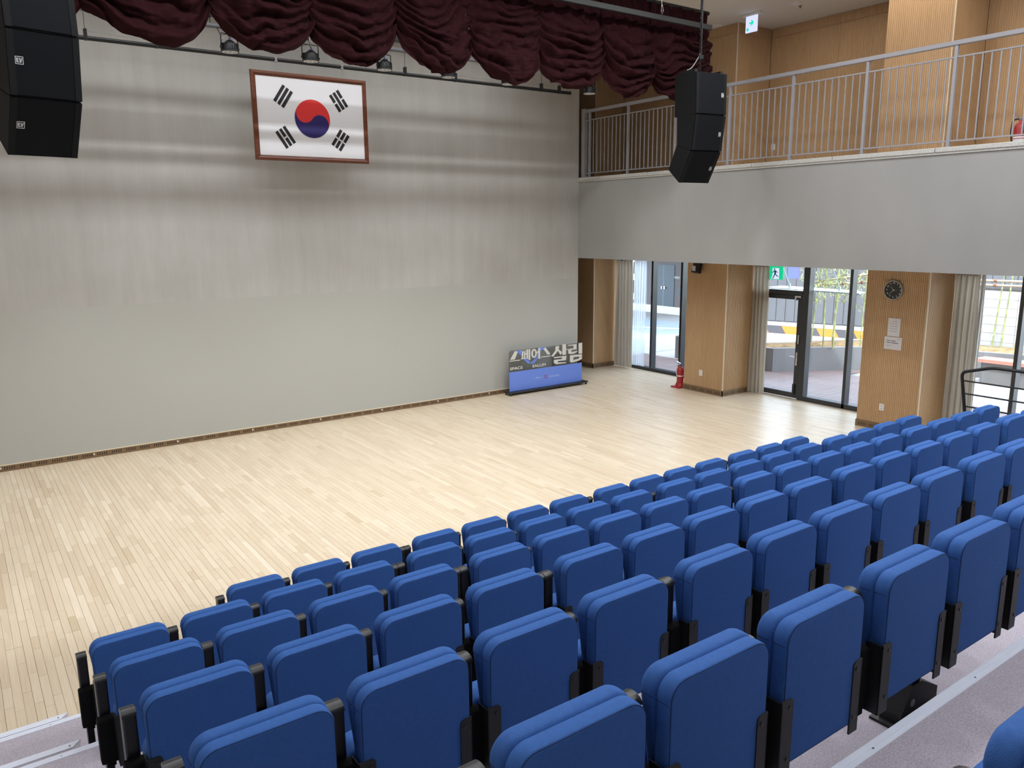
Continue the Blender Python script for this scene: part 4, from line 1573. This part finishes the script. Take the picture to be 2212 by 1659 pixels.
# ================================================================== SMALL WALL THINGS
def outlet(label, loc, axis='x'):
    t = thing('power_outlet', label, 'outlet', loc, 0, 'white wall outlets')
    MB().box(-0.008, 0.0, -0.043, 0.043, -0.060, 0.060, 0.003).build('plate', 'white', t)
    for z_ in (-0.026, 0.026):
        MB().lathe([(0.019, -0.0095), (0.019, -0.007)], (0, 0, z_), 'x', 14).build('socket', 'paper', t)
        h2 = MB()
        for y_ in (-0.008, 0.008):
            h2.lathe([(0.0035, -0.0105), (0.0035, -0.009)], (0, y_, z_), 'x', 8)
        h2.build('pin_holes', 'black', t)
    return t


outlet('white outlet low on the clock pillar', (XF, 6.955, 0.397))
outlet('white outlet low on the middle pillar beside the fire extinguisher', (XF, 10.917, 0.408))
outlet('white outlet on the oak wall behind the balcony railing', (XG, 10.165, 4.94))

ck = thing('wall_clock', 'round black wall clock with silver rim and white numerals on the pillar', 'clock', (XF, 6.914, 2.372))
RC = 0.162
MB().lathe([(RC, 0.0), (RC, -0.030), (RC - 0.006, -0.040), (RC - 0.016, -0.040), (RC - 0.020, -0.030), (RC - 0.020, -0.014)], (0, 0, 0), 'x', 40).build('rim', 'clockrim', ck, smooth=40)
MB().lathe([(RC - 0.019, -0.012), (RC - 0.019, -0.018)], (0, 0, 0), 'x', 40).build('dial', 'clockface', ck)
num = MB()
for h_ in range(1, 13):
    a = PI / 2 - h_ * PI / 6
    cu, cv = 0.116 * math.cos(a), 0.116 * math.sin(a)
    for b_ in (0, 0.0022):
        text_bm(num, str(h_), 0.040, lambda u, v, d: (-0.0188 - b_ / 20, -(u + cu + b_), v + cv))
num.build('numerals', 'letter', ck)


def hand(name, ang, l, w_):
    a = PI / 2 - ang
    pts = [(-0.02, -w_), (l, -w_ * 0.6), (l, w_ * 0.6), (-0.02, w_)]
    c, s_ = math.cos(a), math.sin(a)
    me_ = MB().prism(pts, -0.0215, -0.0200, lambda p, q, h_: (h_, -(p * c - q * s_), p * s_ + q * c)).mesh(name, 'letter')
    recalc(me_)
    return link(name, me_, ck)


hand('hour_hand', math.radians(319), 0.072, 0.003)
hand('minute_hand', math.radians(224), 0.112, 0.0024)
hand('second_hand', math.radians(92), 0.06, 0.0012)
MB().lathe([(0.007, -0.019), (0.007, -0.024)], (0, 0, 0), 'x', 12).build('hub', 'letter', ck)


def notice(label, y0, y1, z0, z1, rot, lines):
    t = thing('paper_notice', label, 'notice', (XF, (y0 + y1) / 2, (z0 + z1) / 2), 0, 'paper notices on the clock pillar')
    w_, h_ = (y1 - y0) / 2, (z1 - z0) / 2
    MB().box(-0.004, -0.001, -w_, w_, -h_, h_).build('sheet', 'paper', t)
    tb = MB()
    for (u0, u1, v, th_) in lines:
        tb.box(-0.0046, -0.0041, w_ - u1 * 2 * w_, w_ - u0 * 2 * w_, h_ - v * 2 * h_ - th_, h_ - v * 2 * h_ + th_)
    tb.build('print_lines', 'print' if h_ > w_ else 'printdark', t, kind='stuff')
    t.rotation_euler = (rot, 0, 0)
    return t


ls = [(0.32, 0.40, 0.17, 0.003), (0.45, 0.78, 0.17, 0.003)]
for v in (0.30, 0.44, 0.58, 0.72):
    ls += [(0.16, 0.28, v, 0.003), (0.36, 0.44, v - 0.015, 0.003), (0.37, 0.44, v + 0.02, 0.003), (0.52, 0.78, v - 0.015, 0.0015), (0.52, 0.84, v + 0.022, 0.0015)]
notice('upright white paper notice taped to the clock pillar', 6.757, 6.962, 1.614, 1.912, 0.0, ls)
notice('landscape white paper notice taped just below the upright one', 6.707, 7.004, 1.393, 1.603, 0.0,
       [(0.72, 0.88, 0.16, 0.002), (0.12, 0.32, 0.30, 0.0045), (0.36, 0.66, 0.31, 0.0045), (0.12, 0.36, 0.46, 0.0045), (0.40, 0.80, 0.47, 0.0045), (0.12, 0.45, 0.66, 0.0008), (0.12, 0.40, 0.72, 0.0008)])


# ---- exit signs
ex = thing('exit_sign', 'lit green running-man exit sign hanging at the glass door', 'exit sign', (13.50, 9.845, 2.49))
MB().box(-0.015, 0.015, -0.158, 0.158, -0.128, 0.150, 0.004).build('panel', 'green', ex)
MB().tube([(0, 0, 0.14), (0, 0, 0.27)], 0.008, 6).build('hanger', 'white', ex)
dw = MB().prism([(-0.075, 0.10), (0.075, 0.10), (0.082, 0.0), (0.082, -0.115), (-0.098, -0.115), (-0.07, -0.05)], -0.0165, -0.0152, lambda p, q, a: (a, -p, q)).build('door_mark', 'exitwhite', ex)
mm = MB()
TG = lambda p, q, a: (a, -p, q)
circ = [(-0.028 + 0.017 * math.cos(2 * PI * k / 12), 0.075 + 0.017 * math.sin(2 * PI * k / 12)) for k in range(12)]
for pl in (circ, [(-0.045, 0.05), (0.0, 0.055), (0.018, 0.035), (0.01, 0.0), (-0.005, -0.025), (-0.03, -0.02), (-0.03, 0.02)],
           [(0.0, 0.052), (0.018, 0.04), (0.052, 0.02), (0.055, 0.008), (0.045, 0.008), (0.01, 0.028)],
           [(-0.045, 0.05), (-0.03, 0.03), (-0.055, 0.005), (-0.088, 0.01), (-0.088, 0.02), (-0.06, 0.02)],
           [(-0.03, -0.015), (-0.005, -0.025), (-0.025, -0.07), (-0.055, -0.115), (-0.072, -0.108), (-0.045, -0.06)],
           [(-0.01, -0.01), (0.012, -0.01), (0.03, -0.045), (0.07, -0.055), (0.07, -0.07), (0.018, -0.062)]):
    mm.prism(pl, -0.0178, -0.0166, TG)
me = mm.mesh('running_figure', base_mat('figure_teal', (0.0, 0.20, 0.24), 0.5))
recalc(me)
link('running_figure', me, ex)

e2 = thing('exit_sign', 'lit white exit sign with green arrow under the balcony ceiling', 'exit sign', (12.30, 9.778, ZC))
MB().box(-0.035, 0.035, -0.185, 0.185, -0.045, 0.0, 0.004).build('housing', 'white', e2)
MB().box(-0.008, 0.008, -0.127, 0.127, -0.322, -0.045, 0.003).build('lit_panel', 'exitwhite', e2)
ar = MB()
AR = [(-0.05, 0.010), (0.005, 0.018), (-0.02, 0.052), (0.012, 0.052), (0.055, 0.006), (0.012, -0.048), (-0.025, -0.05), (0.004, -0.014), (-0.05, -0.020)]
ar.prism([(p * 0.95, q * 0.95 - 0.165) for p, q in AR], -0.0098, -0.0082, lambda p, q, a: (a, -p, q))
ar.prism([(-0.10, -0.245), (-0.055, -0.238), (-0.055, -0.29), (-0.10, -0.29)], -0.0098, -0.0082, lambda p, q, a: (a, -p, q))
me = ar.mesh('green_arrow', base_mat('arrow_green', (0.0, 0.75, 0.42), 0.5, emit=0.8))
recalc(me)
link('green_arrow', me, e2)

sh = tag(MB().box(GX - 0.012, GX - 0.008, 9.40, 9.68, 2.385, 2.63).build('paper_sheet', make_translucent(base_mat('lavender_paper', (0.55, 0.55, 0.72), 0.8), (0.6, 0.6, 0.78), 0.6)), 'pale lavender sheet stuck on the glass above the door', 'notice')

# ---- ceiling discs, sprinkler, cctv dome, wall speaker
for (x_, y_, lab) in ((12.42, 8.97, 'round recessed downlight in the balcony ceiling near the exit sign'), (12.47, 10.72, 'round recessed downlight in the balcony ceiling by the valance end')):
    t = thing('recessed_downlight', lab, 'lamp', (x_, y_, ZC))
    MB().lathe([(0.095, 0.0), (0.095, -0.008), (0.080, -0.012), (0.075, -0.004)], (0, 0, 0), 'z', 24).build('trim_ring', 'white', t, smooth=40)
    MB().lathe([(0.076, -0.002), (0.076, -0.005)], (0, 0, 0), 'z', 24).build('diffuser', 'paper', t)
t = thing('sprinkler_head', 'small dark sprinkler head in the ceiling beside the downlight', 'sprinkler', (12.60, 9.00, ZC))
MB().lathe([(0.030, 0.0), (0.030, -0.006), (0.012, -0.008), (0.012, -0.03), (0.020, -0.032), (0.020, -0.036)], (0, 0, 0), 'z', 14).build('head', 'bolt', t, smooth=40)
t = thing('dome_camera', 'white dome camera under the balcony beside the drape', 'camera', (12.60, 13.35, ZB1))
MB().lathe([(0.065, 0.0), (0.065, -0.045), (0.055, -0.055)], (0, 0, 0), 'z', 20).build('housing', 'white', t, smooth=40)
MB().lathe([(0.052, -0.050), (0.048, -0.075), (0.035, -0.095), (0.015, -0.105), (0.004, -0.106)], (0, 0, 0), 'z', 20).build('dome', 'frame', t, smooth=60)
MB().box(-0.05, -0.01, -0.02, 0.02, 0.0, 0.03).build('mount', 'white', t)
t = thing('wall_speaker', 'small black angled speaker mounted high on the middle pillar', 'loudspeaker', (XF, 10.99, 2.66))
me = MB().prism([(-0.02, 0.02), (-0.11, 0.02), (-0.17, -0.16), (-0.06, -0.19)], -0.06, 0.10, lambda p, q, a: (p - 0.04, a, q)).mesh('cabinet', 'blackplastic')
recalc(me)
link('cabinet', me, t)
MB().box(-0.16, 0.0, -0.20, 0.14, 0.02, 0.05, 0.004).build('bracket', 'blacksteel', t)
MB().box(-0.225, -0.222, -0.02, 0.06, -0.13, -0.03).build('front_strip', 'disc', t)


def extinguisher(label, loc, stand):
    t = thing('fire_extinguisher', label, 'fire extinguisher', loc)
    zb_ = 0.075 if stand else 0.0
    MB().lathe([(0.050, 0.0), (0.070, 0.012), (0.072, 0.05), (0.072, 0.30), (0.062, 0.345), (0.035, 0.37), (0.024, 0.38), (0.024, 0.40)], (0, 0, zb_), 'z', 22).build('cylinder', 'red', t, smooth=50)
    MB().lathe([(0.0728, 0.17), (0.0735, 0.175), (0.0735, 0.185), (0.0728, 0.19)], (0, 0, zb_), 'z', 22).build('band', 'white', t, smooth=50)
    MB().lathe([(0.0729, 0.07), (0.0729, 0.16)], (0, 0, zb_), 'z', 22).build('label', 'paper', t) if not stand else None
    MB().box(-0.02, 0.02, -0.02, 0.02, zb_ + 0.40, zb_ + 0.43, 0.004).build('valve', 'bolt', t)
    MB().add([(-0.012, 0.0, zb_ + 0.43), (0.012, 0.0, zb_ + 0.43), (0.012, 0.11, zb_ + 0.47), (-0.012, 0.11, zb_ + 0.47), (-0.012, 0.0, zb_ + 0.445), (0.012, 0.0, zb_ + 0.445), (0.012, 0.11, zb_ + 0.482), (-0.012, 0.11, zb_ + 0.482)],
             [(0, 3, 2, 1), (4, 5, 6, 7), (0, 1, 5, 4), (1, 2, 6, 5), (2, 3, 7, 6), (3, 0, 4, 7)]).build('lever', 'chrome', t)
    MB().tube(arc([(0, 0.02, zb_ + 0.415), (0, 0.10, zb_ + 0.42), (0, 0.115, zb_ + 0.25), (0, 0.085, zb_ + 0.12)], 0.05), 0.011, 8).build('hose', 'blackplastic' if not stand else 'paper', t, smooth=60)
    if stand:
        me_ = MB().prism([(-0.14, -0.11), (0.09, -0.11), (0.09, 0.14), (-0.14, 0.14)], 0.0, 0.03, lambda p, q, a: (p * (1 - a), q * (1 - a), a)).mesh('stand', 'red')
        st = link('stand', me_, t)
        MB().lathe([(0.105, 0.028), (0.085, 0.10), (0.078, 0.10)], (0, 0, 0), 'z', 20).build('stand_cup', 'red', st, smooth=40)
    return t


extinguisher('red fire extinguisher in a red floor stand beside the middle pillar', (12.66, 11.52, 0.0), True)
extinguisher('red fire extinguisher standing on the balcony floor behind the railing', (11.78, 4.93, ZB2 + 0.0), False)
struct(MB().box(XB + 0.18, XG, -4.2, 17.0, ZB2 - 0.06, ZB2).build('balcony_floor', 'plaster'))

# ================================================================== COURTYARD
GZ = -0.06
struct(MB().box(13.72, 60, -30, 60, GZ - 0.3, GZ).build('ground', 'concrete'), 'pale courtyard paving')
rd = struct(MB().box(15.6, 21.5, 15.5, 40, GZ, GZ + 0.012).build('road', 'asphalt'), 'driveway with bluish shade tint in its colour')
MB().add([(18.7, 20.85, 0), (19.0, 20.6, 0), (22.3, 15.6, 0), (22.0, 15.6, 0)], [(0, 1, 2, 3)])
ln = MB().prism([(18.6, 21.0), (18.75, 21.15), (21.35, 17.0), (21.2, 16.85)], GZ + 0.012, GZ + 0.016, lambda p, q, a: (p, q, a)).build('road_line', 'lineWhite', rd)
dk = struct(MB().box(13.72, 15.5, 3.0, 15.3, GZ, GZ + 0.015).build('terrace_deck', 'floorbase'), 'reddish timber terrace outside the windows')
me_long = {}


def board(length):
    key = round(length, 2)
    if key not in me_long:
        me_long[key] = MB().box(0, length, 0.004, 0.116, 0.0, 0.03, 0.003).mesh('board', 'deck')
    return me_long[key]


y = 4.0
rb_ = random.Random(2)
while y < 15.3:
    xe = 15.45 if y > 12.3 else (18.0 if y > 10.2 else 16.9 - max(0, (9.9 - y)) * 0.35)
    xe = max(xe, 15.3)
    q = link('board', board(xe - 13.74), dk)
    q.location = (13.74, y, GZ + 0.008 + rb_.random() * 0.003)
    y += 0.12

# planter with curved front wall
CV = [(15.70, 14.5), (15.62, 13.2), (15.68, 12.0), (15.83, 11.50), (16.18, 11.27), (16.575, 11.06), (17.09, 10.72), (17.57, 10.36), (18.05, 9.85), (18.45, 9.30), (18.78, 8.75), (19.0, 8.31), (19.22, 7.6), (19.4, 6.8), (19.5, 5.8), (19.55, 4.0)]
BK = [(16.5, 14.5), (16.45, 13.2), (16.6, 12.35), (17.0, 12.1), (17.6, 11.9), (18.4, 11.5), (19.1, 11.0), (19.6, 10.4), (20.0, 9.8), (20.3, 9.2), (20.42, 8.7), (20.48, 8.3), (20.5, 7.6), (20.5, 6.8), (20.5, 5.8), (20.5, 4.0)]
pl = thing('planter', 'long curved grey planter with dry soil in the courtyard', 'planter', (16.5, 11.0, GZ))


def loc_(p, z):
    return (p[0] - 16.5, p[1] - 11.0, z - GZ)


def wall_ribbon(curve, off, z0, z1, name, m_, parent):
    n_ = len(curve)
    vs, fs = [], []
    for i_, p in enumerate(curve):
        a, b = Vector(curve[max(0, i_ - 1)]), Vector(curve[min(n_ - 1, i_ + 1)])
        t_ = (b - a).normalized()
        nr = Vector((-t_.y, t_.x)) * off
        for (px_, py_) in ((p[0], p[1]), (p[0] + nr.x, p[1] + nr.y)):
            vs += [loc_((px_, py_), z0), loc_((px_, py_), z1)]
    for i_ in range(n_ - 1):
        b0, b1 = 4 * i_, 4 * i_ + 4
        fs += [(b0, b1, b1 + 1, b0 + 1), (b0 + 2, b0 + 3, b1 + 3, b1 + 2), (b0 + 1, b1 + 1, b1 + 3, b0 + 3)]
    fs += [(0, 1, 3, 2), (4 * n_ - 4, 4 * n_ - 2, 4 * n_ - 1, 4 * n_ - 3)]
    me_ = MB().add(vs, fs).mesh(name, m_, 30)
    recalc(me_)
    return link(name, me_, parent)


wall_ribbon(CV, 0.14, GZ, 0.54, 'planter_wall', 'planter', pl)
wall_ribbon(BK, 0.10, GZ, 0.50, 'planter_back', 'planter', pl)
so = MB()
n = len(CV)
for i in range(n):
    for t_ in range(7):
        f = t_ / 6
        p = (CV[i][0] * (1 - f) + BK[i][0] * f, CV[i][1] * (1 - f) + BK[i][1] * f)
        so.v.append(loc_(p, 0.50 + 0.09 * math.sin(PI * min(1, f * 1.4)) + 0.02 * mn.noise(Vector((p[0] * 2, p[1] * 2, 0)))))
so.f = [(7 * i + t_, 7 * i + 7 + t_, 7 * i + 8 + t_, 7 * i + 1 + t_) for i in range(n - 1) for t_ in range(6)]
me = so.mesh('soil', 'soil', 180)
link('soil', me, pl)

# bamboo
def bamboo(label, base_, top, r_, seed, leaf_z=1.62, nl=260, spread=0.6):
    rr = random.Random(seed)
    t = thing('bamboo', label, 'bamboo', (base_[0], base_[1], 0.52), 0, 'bamboo in the planter')
    B, T_ = Vector((0, 0, 0)), Vector((top[0] - base_[0], top[1] - base_[1], top[2] - 0.52))
    pts, rs = [], []
    nseg = int(T_.length / 0.28)
    for k_ in range(nseg + 1):
        p = B + T_ * (k_ / nseg)
        tp = 1 - 0.45 * k_ / nseg
        if k_:
            pts += [p - T_.normalized() * 0.012, p, p + T_.normalized() * 0.012]
            rs += [r_ * tp, r_ * 1.22 * tp, r_ * tp]
        else:
            pts.append(p)
            rs.append(r_)
    MB().tube(pts, rs, 7).build('stalk', 'bamboo', t, smooth=60)
    lf = MB()
    tw = MB()
    for b_ in range(nl // 11):
        z_ = rr.uniform(leaf_z - 0.52, 2.6)
        c0 = T_ * (z_ / T_.z)
        a = rr.uniform(0, 2 * PI)
        ln_ = rr.uniform(0.35, 1.0) * spread
        d_ = Vector((math.cos(a), math.sin(a), rr.uniform(0.1, 0.6))).normalized()
        e_ = c0 + d_ * ln_
        tw.tube([c0, c0 + d_ * ln_ * 0.6 + Vector((0, 0, 0.03)), e_], 0.003, 4)
        for q_ in range(11):
            s_ = c0 + d_ * ln_ * rr.uniform(0.45, 1.08) + Vector((rr.uniform(-.05, .05), rr.uniform(-.05, .05), rr.uniform(-.05, .05)))
            dr = Vector((rr.uniform(-1, 1), rr.uniform(-1, 1), rr.uniform(-0.9, 0.25))).normalized()
            sd_ = dr.cross(Vector((rr.uniform(-.4, .4), rr.uniform(-.4, .4), 1))).normalized()
            l_, w_ = rr.uniform(0.09, 0.16), rr.uniform(0.009, 0.015)
            lf.add([s_, s_ + dr * l_ * 0.4 + sd_ * w_, s_ + dr * l_, s_ + dr * l_ * 0.4 - sd_ * w_], [(0, 1, 2, 3)])
    tw.build('twigs', 'bamboo', t, kind='stuff')
    lf.build('leaves', 'leafm', t, kind='stuff')
    return t


bamboo('thin green bamboo stalk just past the door frame, nearest the door', (16.75, 11.28), (16.70, 11.17, 4.2), 0.019, 1)
bamboo('pale bamboo stalk in the middle of the wide courtyard pane', (17.17, 11.404), (17.20, 11.16, 4.0), 0.017, 2)
bamboo('green bamboo stalk right of the pale one, foremost in the planter', (16.90, 10.887), (16.98, 11.03, 4.2), 0.020, 3)
bamboo('stout green bamboo stalk leaning toward the pane edge', (17.0, 10.70), (17.02, 10.66, 4.2), 0.023, 4)
bamboo('slender bamboo stalk leaning beside the stout one', (17.90, 11.30), (17.98, 11.05, 4.0), 0.017, 5)
bamboo('bamboo stalk hugging the window mullion left of the clock pillar', (17.80, 10.88), (17.85, 10.68, 4.0), 0.018, 6)
bamboo('leafy bamboo stalk right beside the clock pillar edge', (17.7, 10.42), (17.72, 10.36, 4.0), 0.017, 7, leaf_z=1.35, nl=240, spread=0.6)
bamboo('bamboo stalk leaning before the white block wall, nearest the drape', (20.1, 8.50), (20.05, 8.30, 3.6), 0.019, 8, leaf_z=2.2, nl=60)
bamboo('middle bamboo stalk standing before the white block wall', (19.85, 8.20), (19.85, 8.05, 3.6), 0.019, 9, leaf_z=2.2, nl=60)
bamboo('bamboo stalk before the white block wall, nearest the coral bench', (19.6, 7.82), (19.6, 7.45, 3.4), 0.019, 10, leaf_z=2.2, nl=60)
for lab, a, b in (('upper dry bamboo pole tied across the stalks by the door', (17.12, 11.60, 2.02), (17.55, 9.95, 2.33)),
                  ('lower dry bamboo pole tied across the stalks by the door', (17.02, 11.45, 1.98), (17.75, 9.95, 2.12)),
                  ('upper dry bamboo pole tied before the white block wall', (19.55, 8.9, 2.12), (19.75, 6.2, 2.14)),
                  ('lower dry bamboo pole tied before the white block wall', (19.55, 8.9, 2.02), (19.75, 6.2, 2.03))):
    A, B = Vector(a), Vector(b)
    t = thing('bamboo_pole', lab, 'pole', a, 0, 'dry bamboo poles tied to the stalks')
    D = B - A
    pts, rs = [], []
    for k in range(13):
        p = D * (k / 12)
        pts += [p - D * 0.006, p, p + D * 0.006] if 0 < k < 12 else [p]
        rs += [0.026, 0.031, 0.026] if 0 < k < 12 else [0.026]
    MB().tube(pts, rs, 8).build('pole', 'bamboodry', t, smooth=60)
    for f in (0.2, 0.45, 0.7):
        MB().tube([D * (f - 0.012), D * (f + 0.012)], 0.036, 8).build('rope_lashing', 'rope', t, smooth=60)

# bench in front of the planter
be = thing('courtyard_bench', 'coral topped concrete bench outside behind the guard rail', 'bench', (18.4, 6.6, GZ))
MB().prism([(-0.05, 1.50), (0.40, 1.45), (0.70, -1.8), (0.15, -1.8)], 0.475, 0.55, lambda p, q, a: (p, q, a)).build('seat_top', 'coral', be)
MB().prism([(0.05, 1.38), (0.40, 1.35), (0.66, -1.7), (0.25, -1.7)], 0.0, 0.475, lambda p, q, a: (p, q, a)).build('concrete_base', 'planter', be)

# white block wall
bw = struct(MB().box(20.66, 20.85, 3.0, 9.75, GZ, 1.86).build('block_wall', 'mortar'), 'white block wall behind the bamboo')
me_bl = MB().box(-0.02, 0.03, 0.003, 0.747, 0.003, 0.203, 0.002).mesh('block', 'block')
for c in range(9):
    for k in range(9):
        q = link('block', me_bl, bw)
        q.location = (20.65, 3.0 + 0.75 * k, GZ + 0.02 + 0.206 * c)
struct(MB().box(20.62, 20.9, 3.0, 9.75, 1.86, 1.93).build('wall_coping', 'greyfence'))

# grey clad wall with striped kerb
P0, P1 = Vector((21.1, 18.5)), Vector((24.3, 8.6))
dv = (P1 - P0).normalized()
nv = Vector((-dv.y, dv.x))
if nv.x < 0:
    nv = -nv
yl = (P1 - P0).length


def along(s_, o_, z):
    p = P0 + dv * s_ + nv * o_
    return (p.x, p.y, z)


gw = struct(MB().box(0, yl, 0.10, 0.4, GZ, 3.3, T=lambda p: along(*p)).build('courtyard_wall', 'greyfence'), 'tall grey ribbed courtyard wall')
s_ = 0.0
rib = None
meR = MB().box(0, 0.275, 0.075, 0.10, 0, 2.9, 0.006).mesh('cladding_rib', 'greyfence')
angz = math.atan2(dv.y, dv.x)
while s_ < yl:
    q = link('cladding_rib', meR, gw)
    q.location = along(s_, 0.0, 0.33)
    q.rotation_euler = (0, 0, angz)
    s_ += 0.30
kb = thing('striped_kerb', 'orange and black striped kerb under the grey courtyard wall', 'kerb', (P0.x, P0.y, GZ))
kb.rotation_euler = (0, 0, angz)
MB().box(0, yl, -0.10, 0.10, 0.25, 0.36, 0.01).build('kerb_cap', 'kerbgrey', kb)
s_ = 0.35
j = 0
meO = MB().prism([(0, 0.0), (0.55, 0.0), (0.40, 0.25), (-0.15, 0.25)], -0.10, 0.10, lambda p, q_, a: (p, a, q_))
m1, m2 = meO.mesh('orange_stripe', 'orange'), meO.mesh('black_stripe', 'kerbblack')
recalc(m1)
recalc(m2)
while s_ < yl - 0.6:
    q = link('orange_stripe' if j % 2 else 'black_stripe', m1 if j % 2 else m2, kb)
    q.location = (s_, 0, 0)
    s_ += 0.55
    j += 1

# glass awning over the door
aw = thing('glass_awning', 'pale blue glass awning held by rods over the door outside', 'awning', (13.76, 9.2, 2.17))
me = MB().prism([(0, -1.0), (0.35, -0.92), (0.55, -0.6), (0.62, 0.3), (0.62, 1.12), (0, 1.12)], -0.016, 0.0, lambda p, q, a: (p, q, a)).mesh('glass_slab', 'awning')
recalc(me)
link('glass_slab', me, aw)
for y_ in (-0.35, 0.78):
    MB().tube([(0.40, y_, 0.05), (0.02, y_ + 0.02, 0.62)], 0.009, 6).build('rod', 'disc', aw)
    MB().box(0.38, 0.42, y_ - 0.015, y_ + 0.015, 0.0, 0.07, 0.004).build('clamp', 'disc', aw)

# far building seen through the first window
fb = thing('far_building', 'dark brown far building with navy double door', 'building', (23.45, 22.0, GZ))
MB().box(0, 0.4, -0.80, 6.0, 0.30, 3.6).build('wall', 'bwall', fb)
MB().box(-0.06, 0.4, -0.80, 6.0, 0.0, 0.30).build('plinth', 'bplinth', fb)
MB().box(-0.08, 0.5, -1.25, -0.80, 0.0, 3.6).build('white_pier', 'bwhite', fb)
MB().box(-6.5, 0.5, -5.2, 6.0, 3.6, 4.1).build('shade_slab', 'bwall', fb)  # out-of-view slab added to keep sun off the driveway and facade
dr = MB().box(-0.02, 0.0, -0.20, 0.95, 0.0, 1.95).build('double_door', 'bdoor', fb)
MB().box(-0.024, -0.018, 0.372, 0.380, 0.02, 1.93).build('door_gap', 'bplinth', dr)
for y_ in (0.30, 0.46):
    MB().tube([(-0.05, y_, 1.03), (-0.05, y_ + (0.14 if y_ > 0.4 else -0.10), 1.03)], 0.014, 6).box(-0.05, -0.02, y_ - 0.03, y_ + 0.03, 0.98, 1.09).build('door_handle', 'chrome', dr)
MB().box(-0.012, 0.0, -0.62, -0.40, 0.75, 1.05).build('wall_box', 'bdoor', fb)
tx = MB()
text_bm(tx, 'AN21', 0.13, lambda u, v, d: (-0.012, -(u) - 0.33, 1.46 + v))
tx.build('door_number', 'bwhite', fb)
for y_ in (-0.76, 2.05):
    for z_ in (0.45, 1.25, 2.0):
        MB().box(-0.05, 0.0, y_ - 0.03, y_ + 0.03, z_, z_ + 0.26).build('hinge_block', 'bwhite', fb)
MB().box(-0.03, 0.3, 2.1, 6.0, 0.3, 3.6).build('pale_bay', 'bwhite', fb)
MB().box(-0.09, -0.08, -1.2, -0.98, 1.05, 1.3).build('wall_plate', 'bdoor', fb)
ps = thing('terrace_post', 'grey square post at the end of the timber terrace outside', 'post', (15.9, 14.36, GZ))
MB().box(-0.09, 0.09, -0.16, 0.10, 0.0, 0.56, 0.01).build('post', 'planter', ps)
MB().box(-0.10, 0.10, -0.17, 0.11, 0.0, 0.05).build('base', 'planter', ps)
